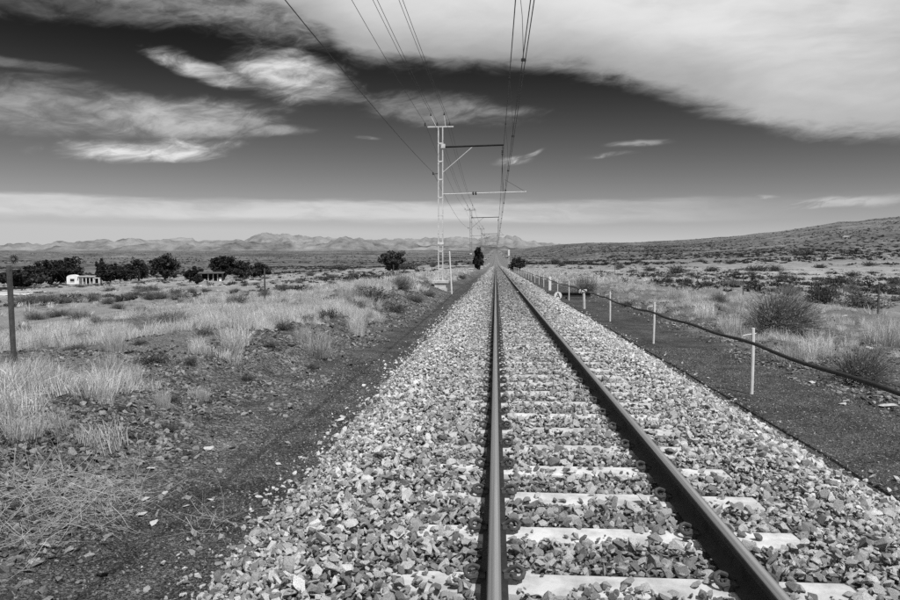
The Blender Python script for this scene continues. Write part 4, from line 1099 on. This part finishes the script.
for q, (px, py) in enumerate(bank):
    kd = 'dark' if q % 3 else 'grey'; o = shrub(px, py, random.uniform(14, 26), random.uniform(7, 13), kd, 'x', 'shrublets on the left bank')
    o['label'] = ('dark' if kd == 'dark' else 'grey') + ' shrublet on the left bank, %s counted from the left' % ORD[1 + sorted(b_[0] for b_ in bank).index(px)]
# further single shrubs of the plain, drawn at random
cnt = 0
while cnt < 190:
    yy = 22 * math.exp(random.random() * 2.3); xx = yy * random.uniform(-0.74, 0.62)
    if -11 < xx < 15 or fbm(np.array([xx / 30.0]), np.array([yy / 30.0]), 2, 77)[0] < -0.12: continue
    w = random.uniform(0.35, 1.0) * (1 + yy / 260); k = random.random() < (0.4 if xx < 0 else 0.6)
    o = add_obj('shrub', SHRUBS[random.randrange(6)] if k else GREYS[random.randrange(4)])
    o.location = (xx, yy, hz(xx, yy) - 0.03); o.scale = (w, w, w * random.uniform(0.5, 0.8)); o.rotation_euler = (0, 0, random.uniform(0, 6.28))
    tag(o, plain_label(xx, yy, w * 1.55, k), 'bush', GP); cnt += 1
# the scrub beyond reads as one mass
def far_scrub(n, r0, r1, smin, smax, seed, name):
    r = np.random.default_rng(seed)
    rad = np.exp(np.log(r0) + (np.log(r1) - np.log(r0)) * r.random(n) ** 0.8); a_ = r.uniform(-0.80, 0.75, n)
    X = rad * np.sin(a_); Y = rad * np.cos(a_)
    k = (np.abs(X - 1) > 9 + 5 * r.random(n)) & (fbm(X / 60.0, Y / 60.0, 3, 91) + 0.4 * fbm(X / 300.0, Y / 300.0, 2, 93) > -0.05 + 0.35 * (r.random(n) - 0.5))
    X, Y, rad = X[k], Y[k], rad[k]; m_ = len(X)
    s = r.uniform(smin, smax, m_) * (0.75 + 0.6 * r.random(m_) ** 3)
    P = np.stack([X, Y, H(X, Y) - 0.05], 1)
    return scatter(name, P, np.stack([0 * X, 0 * X, r.uniform(0, 6.28, m_)], 1), np.stack([s, s, s * r.uniform(0.5, 0.85, m_)], 1), r.integers(0, 5, m_), FARSH, None, 'low dark scrub dotting the far plain and hillside', 'scrub')
far_scrub(12000, 45, 420, 0.20, 0.8, 5, 'plain_scrub')
far_scrub(60000, 350, 3200, 0.5, 2.2, 6, 'hillside_scrub')

# ------------------------------------------------------------------ dry grass
def tuft_mesh(name, seed, blades, h=0.5, rad=0.12, splay=0.55, width=0.0045, mats=M_straw):
    r = np.random.default_rng(seed)
    a_ = r.random(blades) * 6.28; q = rad * np.sqrt(r.random(blades))
    b = np.stack([np.cos(a_) * q, np.sin(a_) * q, 0 * q - 0.02], 1)
    o = r.random(blades) * 6.28; L = h * r.uniform(0.28, 1.0, blades); out = splay * r.random(blades) ** 1.2
    d = np.stack([np.cos(o) * 0.6 + np.cos(a_) * 0.4, np.sin(o) * 0.6 + np.sin(a_) * 0.4, 0 * o], 1)
    m1 = b + d * (L * out * 0.30)[:, None] + np.stack([0 * L, 0 * L, L * 0.55], 1)
    tp = b + d * (L * out)[:, None] + np.stack([0 * L, 0 * L, L * (1 - 0.35 * out)], 1) 
    s = unit(np.cross(d, np.array([0, 0, 1.0])) + r.normal(0, 0.4, (blades, 3)) * np.array([1, 1, 0])) * (width * r.uniform(0.6, 1.3, (blades, 1)))
    V = np.stack([b - s, b + s, m1 + s * 0.8, m1 - s * 0.8, tp + s * 0.15, tp - s * 0.15], 1)
    V = V.reshape(-1, 3); i0 = np.arange(blades)[:, None] * 6
    Fq = np.concatenate([i0 + np.array([0, 1, 2, 3]), i0 + np.array([3, 2, 4, 5])], 0)
    return np_mesh(name, V, Fq, mats)
TUFTS = [tuft_mesh('grass_tuft', 700 + i, 130, 0.44, 0.16, 1.0, 0.0032) for i in range(9)]
BIGT = [tuft_mesh('grass_tuft', 720 + i, 480, 0.62, 0.26, 1.35, 0.0034) for i in range(4)]
FART = [tuft_mesh('grass_tuft', 740 + i, 60, 0.42, 0.18, 0.9, 0.009) for i in range(5)]
LITTER = [shrub_mesh('shrublet', 640 + i, 46, 30, (M_shrub_pale, M_shrub_pale), 0.03, 1.0, 0.3, 0.5) for i in range(6)]
def grass_zone(name, x0, x1, y0, y1, dens, thr, shapes, smin, smax, seed, label, fade=None):
    r = np.random.default_rng(seed); n_ = int((x1 - x0) * (y1 - y0) * dens)
    X = r.uniform(x0, x1, n_); Y = r.uniform(y0, y1, n_)
    f = fbm(X / 1.4, Y / 1.9, 4, seed + 1, 0.6)
    k = f > thr
    if fade is not None: k &= r.random(n_) < fade(X, Y)
    k &= np.hypot(X + 3.3, (Y - 42.5) / 2.5) > 1.5
    X, Y = X[k], Y[k]; m_ = len(X)
    s = r.uniform(smin, smax, m_) * np.clip(0.8 + 0.9 * f[k], 0.5, 1.5)
    P = np.stack([X, Y, H(X, Y)], 1)
    return scatter(name, P, np.stack([r.normal(0, .2, m_), r.normal(0, .2, m_), r.uniform(0, 6.28, m_)], 1), np.stack([s, s, s * r.uniform(0.5, 1.15, m_)], 1), r.integers(0, len(shapes), m_), shapes, None, label, 'grass')
grass_zone('dry_grass', -14, -3.2, 3, 34, 30, 0.0, TUFTS, 0.5, 1.0, 801, 'pale dry grass covering the left bank', lambda X, Y: sstep(-(X + 1.3 * vnoise(Y / 2.0, X / 2.0, 88)), 3.7 + 0.5 * np.exp(-((Y - 16) / 3.0) ** 2), 4.8 + 0.5 * np.exp(-((Y - 16) / 3.0) ** 2)) * sstep(Y + 1.5 * vnoise(X / 0.8, Y / 0.8, 98), 5.4, 7.4) * (1 - 0.7 * sstep(-X, 9.5, 13)))
grass_zone('dry_grass', -13, -3.4, 34, 130, 7.0, -0.12, FART, 0.6, 1.2, 803, 'pale dry grass along the far left verge of the track', lambda X, Y: sstep(-(X + vnoise(Y / 4.0, X / 3.0, 90)), 3.4, 4.8) * (1 - 0.7 * sstep(-X, 8, 13)))
grass_zone('dry_grass', 5.2, 13.5, 9, 60, 7.5, 0.0, TUFTS, 0.4, 0.9, 805, 'pale dry grass in patches on the right verge', lambda X, Y: sstep(X + 0.8 * vnoise(Y / 3, Y * 0, 89), 5.4, 7.5))
grass_zone('dry_grass', 4.6, 15, 60, 180, 1.5, 0.0, FART, 0.9, 1.5, 807, 'pale dry grass along the far right verge of the track', lambda X, Y: sstep(X, 4.6, 6.5))
grass_zone('dry_grass', -95, -9.5, 12, 150, 0.35, 0.02, FART, 0.5, 1.0, 809, 'thin dry grass scattered over the left plain')
grass_zone('dry_grass', 12, 95, 18, 170, 0.45, 0.0, FART, 0.5, 1.1, 811, 'thin dry grass scattered over the right plain')
grass_zone('dry_litter', 5.3, 26, 7, 60, 4.5, -0.15, LITTER, 0.10, 0.30, 821, 'low dead scrub and litter on the stony verge at right', lambda X, Y: sstep(X, 5.3, 6.6) * (1 - 0.6 * sstep(X, 12, 26)))
grass_zone('dry_litter', -30, -3.2, 5, 55, 3.0, -0.05, LITTER, 0.08, 0.26, 823, 'low dead scrub and litter on the bank at left', lambda X, Y: sstep(-X, 3.2, 5.0) * (1 - 0.5 * sstep(-X, 12, 30)))
GG = 'separate dry grass tufts on the left bank'
for (px, py, w, h, lb) in [(318, 356, 46, 34, 'big pale dry grass tuft standing on the slope beside the dark path'), (357, 335, 26, 34, 'tall pale dry grass tuft above the dark path, right of the big tuft'),
        (200, 400, 30, 20, 'low pale grass tuft on the stony slope left of the big tuft'), (163, 408, 22, 28, 'thin pale grass tuft at the front edge of the grass band'),
        (345, 304, 24, 26, 'pale grass tuft on the crest of the bank'), (303, 342, 24, 22, 'pale grass tuft touching the left of the big one'), (110, 375, 44, 34, 'bright clump of dry grass in the middle of the left grass'),
        (25, 436, 60, 36, 'bright dry grass clump at the left frame edge'), (235, 345, 46, 30, 'bright dry grass clump at the right end of the grass band'), (262, 318, 30, 26, 'dry grass clump near the second fence post'), (115, 352, 30, 30, 'spiky upright dry grass clump in the left grass')]:
    x, y, s = pix_ground(px, py); o = add_obj('grass_tuft', BIGT[random.randrange(4)]); o.location = (x, y, hz(x, y)); k = w / F_PX * y / 0.85; o.scale = (k, k, h / F_PX * y / 0.60); o.rotation_euler = (0, 0, random.uniform(0, 6))
    tag(o, lb, 'grass tuft', GG)
GG2 = 'separate dry grass tufts on the right verge'
for (px, py, w, h, lb) in [(815, 358, 46, 34, 'pale dry grass clump right of the large feathery bush'), (885, 345, 50, 34, 'pale dry grass clump at the right frame edge'), (705, 318, 30, 24, 'pale dry grass clump left of the nearest cable post'), (730, 332, 30, 24, 'pale dry grass clump behind the nearest cable post top'),
        (790, 362, 36, 24, 'thin grass clump on the verge just above the black cable'), (675, 300, 26, 18, 'pale dry grass clump between the second cable post and the fence')]:
    x, y, s = pix_ground(px, py); o = add_obj('grass_tuft', BIGT[random.randrange(4)]); o.location = (x, y, hz(x, y)); k = w / F_PX * y / 0.85; o.scale = (k, k, h / F_PX * y / 0.60); o.rotation_euler = (0, 0, random.uniform(0, 6))
    tag(o, lb, 'grass tuft', GG2)

# heap of dead twigs at the left edge
def dead_brush(seed, nst, rx, h):
    r = np.random.default_rng(seed); V = []; Fq = []
    for k in range(nst):
        a_ = r.random() * 6.28; q = rx * math.sqrt(r.random()); p = np.array([math.cos(a_) * q, math.sin(a_) * q * 0.8, r.uniform(0, h * 0.8) * (1 - 0.6 * q / rx)])
        d = r.normal(size=3) * np.array([1, 1, 0.45]); d /= np.linalg.norm(d); L = r.uniform(0.18, 0.6); seg = 4; w = r.uniform(0.0011, 0.0028)
        s = np.cross(d, r.normal(size=3)); s /= np.linalg.norm(s); s2 = np.cross(d, s); pts = []
        for j in range(seg + 1):
            pts.append(p.copy()); d = d + r.normal(0, 0.22, 3); d /= np.linalg.norm(d); p = p + d * L / seg
            p[2] = max(p[2], 0.01)
        o = len(V)
        for j, q_ in enumerate(pts):
            ww = w * (1 - 0.6 * j / seg); V += [q_ + s * ww, q_ - s * ww * 0.5 + s2 * ww * 0.87, q_ - s * ww * 0.5 - s2 * ww * 0.87]
        for j in range(seg):
            for c in range(3): Fq.append((o + j * 3 + c, o + j * 3 + (c + 1) % 3, o + j * 3 + 3 + (c + 1) % 3, o + j * 3 + 3 + c))
    return np_mesh('dead_brush', np.array(V), np.array(Fq), M_twig)
x, y, s = pix_ground(30, 520); o = add_obj('dead_brush', dead_brush(31, 620, 0.72, 0.42)); o.location = (x, y + 0.1, hz(x, y)); tag(o, 'tangled heap of pale dead twigs on the stones at lower left', 'dead bush')
x, y, s = pix_ground(208, 530); o = add_obj('dead_brush', dead_brush(32, 34, 0.20, 0.28)); o.location = (x, y, hz(x, y)); tag(o, 'small sprig of dry twigs beside the dark path, lower left', 'dead bush')

# ------------------------------------------------------------------ loose stones on the banks and paths
def shale_zone(x0, x1, y0, y1, dens, smin, smax, seed, wt_):
    r = np.random.default_rng(seed); n_ = int((x1 - x0) * (y1 - y0) * dens)
    X = r.uniform(x0, x1, n_); Y = r.uniform(y0, y1, n_); k = r.random(n_) < wt_(X, Y); X, Y = X[k], Y[k]; m_ = len(X)
    s = smin + (smax - smin) * r.random(m_) ** 3.2
    return np.stack([X, Y, H(X, Y) + s * 0.05], 1), s
patchy = lambda X, Y, sd: np.clip(0.5 + 1.5 * fbm(X / 0.9, Y / 1.1, 3, sd), 0.04, 1)
lw = lambda X, Y: (0.25 + 0.75 * sstep(Y, 2, 4)) * sstep(-X, 2.3, 3.1) * (1 - 0.75 * sstep(-X, 4.8, 6.5)) * patchy(X, Y, 95)
rw = lambda X, Y: sstep(X, 4.6, 5.5) * (1 - 0.8 * sstep(X, 7.0, 8.5)) * patchy(X, Y, 97)
zs = [shale_zone(-8, -2.3, 2.5, 12, 1300, 0.014, 0.12, 901, lw), shale_zone(-8, -2.3, 12, 45, 260, 0.025, 0.16, 902, lw),
      shale_zone(4.4, 9, 5, 16, 700, 0.014, 0.13, 903, rw), shale_zone(4.4, 9, 16, 50, 130, 0.025, 0.16, 904, rw),
      shale_zone(-2.9, -1.6, 2.5, 14, 1500, 0.007, 0.038, 905, lambda X, Y: 1 + 0 * X), shale_zone(3.0, 5.2, 4, 16, 1100, 0.008, 0.038, 906, lambda X, Y: 1 + 0 * X)]
LP_ = np.concatenate([q[0] for q in zs]); LS = np.concatenate([q[1] for q in zs]); nl = len(LP_)
LR = np.stack([rng.normal(0, .45, nl), rng.normal(0, .45, nl), rng.uniform(0, 6.28, nl)], 1); LI = rng.integers(0, len(SHALES), nl)
LSC = np.stack([LS, LS * rng.uniform(.6, 1, nl), LS * rng.uniform(.7, 1.3, nl)], 1)
bi = pick_largest(LP_, LS, 200); mk = np.ones(nl, bool); mk[bi] = False
for q in bi:
    o = add_obj('stone', SHALES[LI[q]], GROUND); o.location = LP_[q]; o.rotation_euler = LR[q]; o.scale = LSC[q]
scatter('loose_stones', LP_[mk], LR[mk], LSC[mk], LI[mk], SHALES, GROUND)
# the pale rocks that catch the eye
QZ = [stone_mesh('rock', M_white_stone, 0.55, 600 + i, 14) for i in range(5)]
for (px, py, w, lb) in [(151, 470, 13, 'bright white angular rock on the dark stony slope'), (146, 500, 12, 'pale rock with a dark gap beside it, below the white rock'), (165, 494, 9, 'small pale rock right of the pair on the stony slope'),
        (109, 513, 11, 'blocky pale rock near the dead twigs'), (141, 516, 14, 'flat pale rock chip below the other pale rocks'), (154, 524, 14, 'flat grey rock low on the stony slope'), (186, 507, 9, 'small pale rock beside the dark path'),
        (45, 547, 16, 'flat pale rock at lower left under the dead twigs'), (259, 498, 10, 'pale stone fallen from the ballast onto the path'), (268, 496, 8, 'small pale stone on the path next to the ballast toe'), (278, 465, 9, 'pale stone alone on the dark path'), (209, 450, 14, 'flat pale stone patch on the slope by the path'),
        (674, 326, 6, 'small white stone at the foot of the verge right of the track'), (811, 383, 7, 'pale stone below the black cable'), (843, 405, 10, 'pale broken stone in the rubble below the cable'), (888, 408, 20, 'largest pale rock in the rubble at the right edge'), (846, 402, 7, 'bright stone at the left end of the rubble below the cable'), (870, 349, 8, 'white rock lying in the grass at right'), (845, 317, 6, 'small white rock in the grass below the wide bush')]:
    x, y, s = pix_ground(px, py); k = w / F_PX * y * 1.05; o = add_obj('rock', QZ[random.randrange(5)]); o.location = (x, y, hz(x, y) + k * 0.12); o.scale = (k, k * 0.9, k * 0.9); o.rotation_euler = (random.uniform(-.3, .3), random.uniform(-.3, .3), random.uniform(0, 6)); tag(o, lb, 'rock')
o = add_obj('rock', QZ[0]); o.location = (1.03, 32.6, 0.10); o.scale = (0.13, 0.12, 0.2); tag(o, 'tiny white stone against the inner side of the right rail', 'rock')

# pale bare strip, hillside house and its road
def drape(name, pts, width, mat, lift=0.02):
    m = MB(); V = []
    for k, q in enumerate(pts):
        a_ = Vector(pts[min(k + 1, len(pts) - 1)]) - Vector(pts[max(k - 1, 0)]); nrm = Vector((-a_.y, a_.x)).normalized()
        for s in (-1, 0, 1): 
            p = Vector(q) + nrm * width / 2 * s; V.append((p.x, p.y, hz(p.x, p.y) + lift))
    Fq = []
    for k in range(len(pts) - 1):
        for s in (0, 1): Fq.append((k * 3 + s, k * 3 + s + 1, k * 3 + 4 + s, k * 3 + 3 + s))
    m.add(V, Fq); return tag(m.build(name, mat), kind='structure')
pts = []
for q in np.linspace(-12, 36, 14):
    x, y, s = pix_ground(q, 293.5); pts.append((x, y))
y_ = np.mean([math.hypot(*q) for q in pts]); drape('sand_strip', pts, y_ * y_ * 3.0 / (700 * 5.0), M_sand, 0.06)
def hit_far(px, py): return pix_ground(px, py, 2600)
x, y, s = hit_far(846, 238.2); sc_ = s / F_PX
e = empty('hillside_house', (x, y, hz(x, y)), -0.4, 'tiny white house on the slope of the right hill', 'house')
hb('wall', -2.6 * sc_, 2.6 * sc_, -2, 1.2 * sc_, 0, 5 * sc_, M_plaster)
m = MB(); m.prism([(-2.9 * sc_, 1.2 * sc_ + 0.003), (2.9 * sc_, 1.2 * sc_ + 0.003), (1.4 * sc_, 2.1 * sc_), (-1.4 * sc_, 2.1 * sc_)], -0.5, 5.2 * sc_); m.build('roof', M_plaster, e)
hb('door', -0.4 * sc_, 0.3 * sc_, 0, 0.8 * sc_, -0.15, 0.05, M_dark)
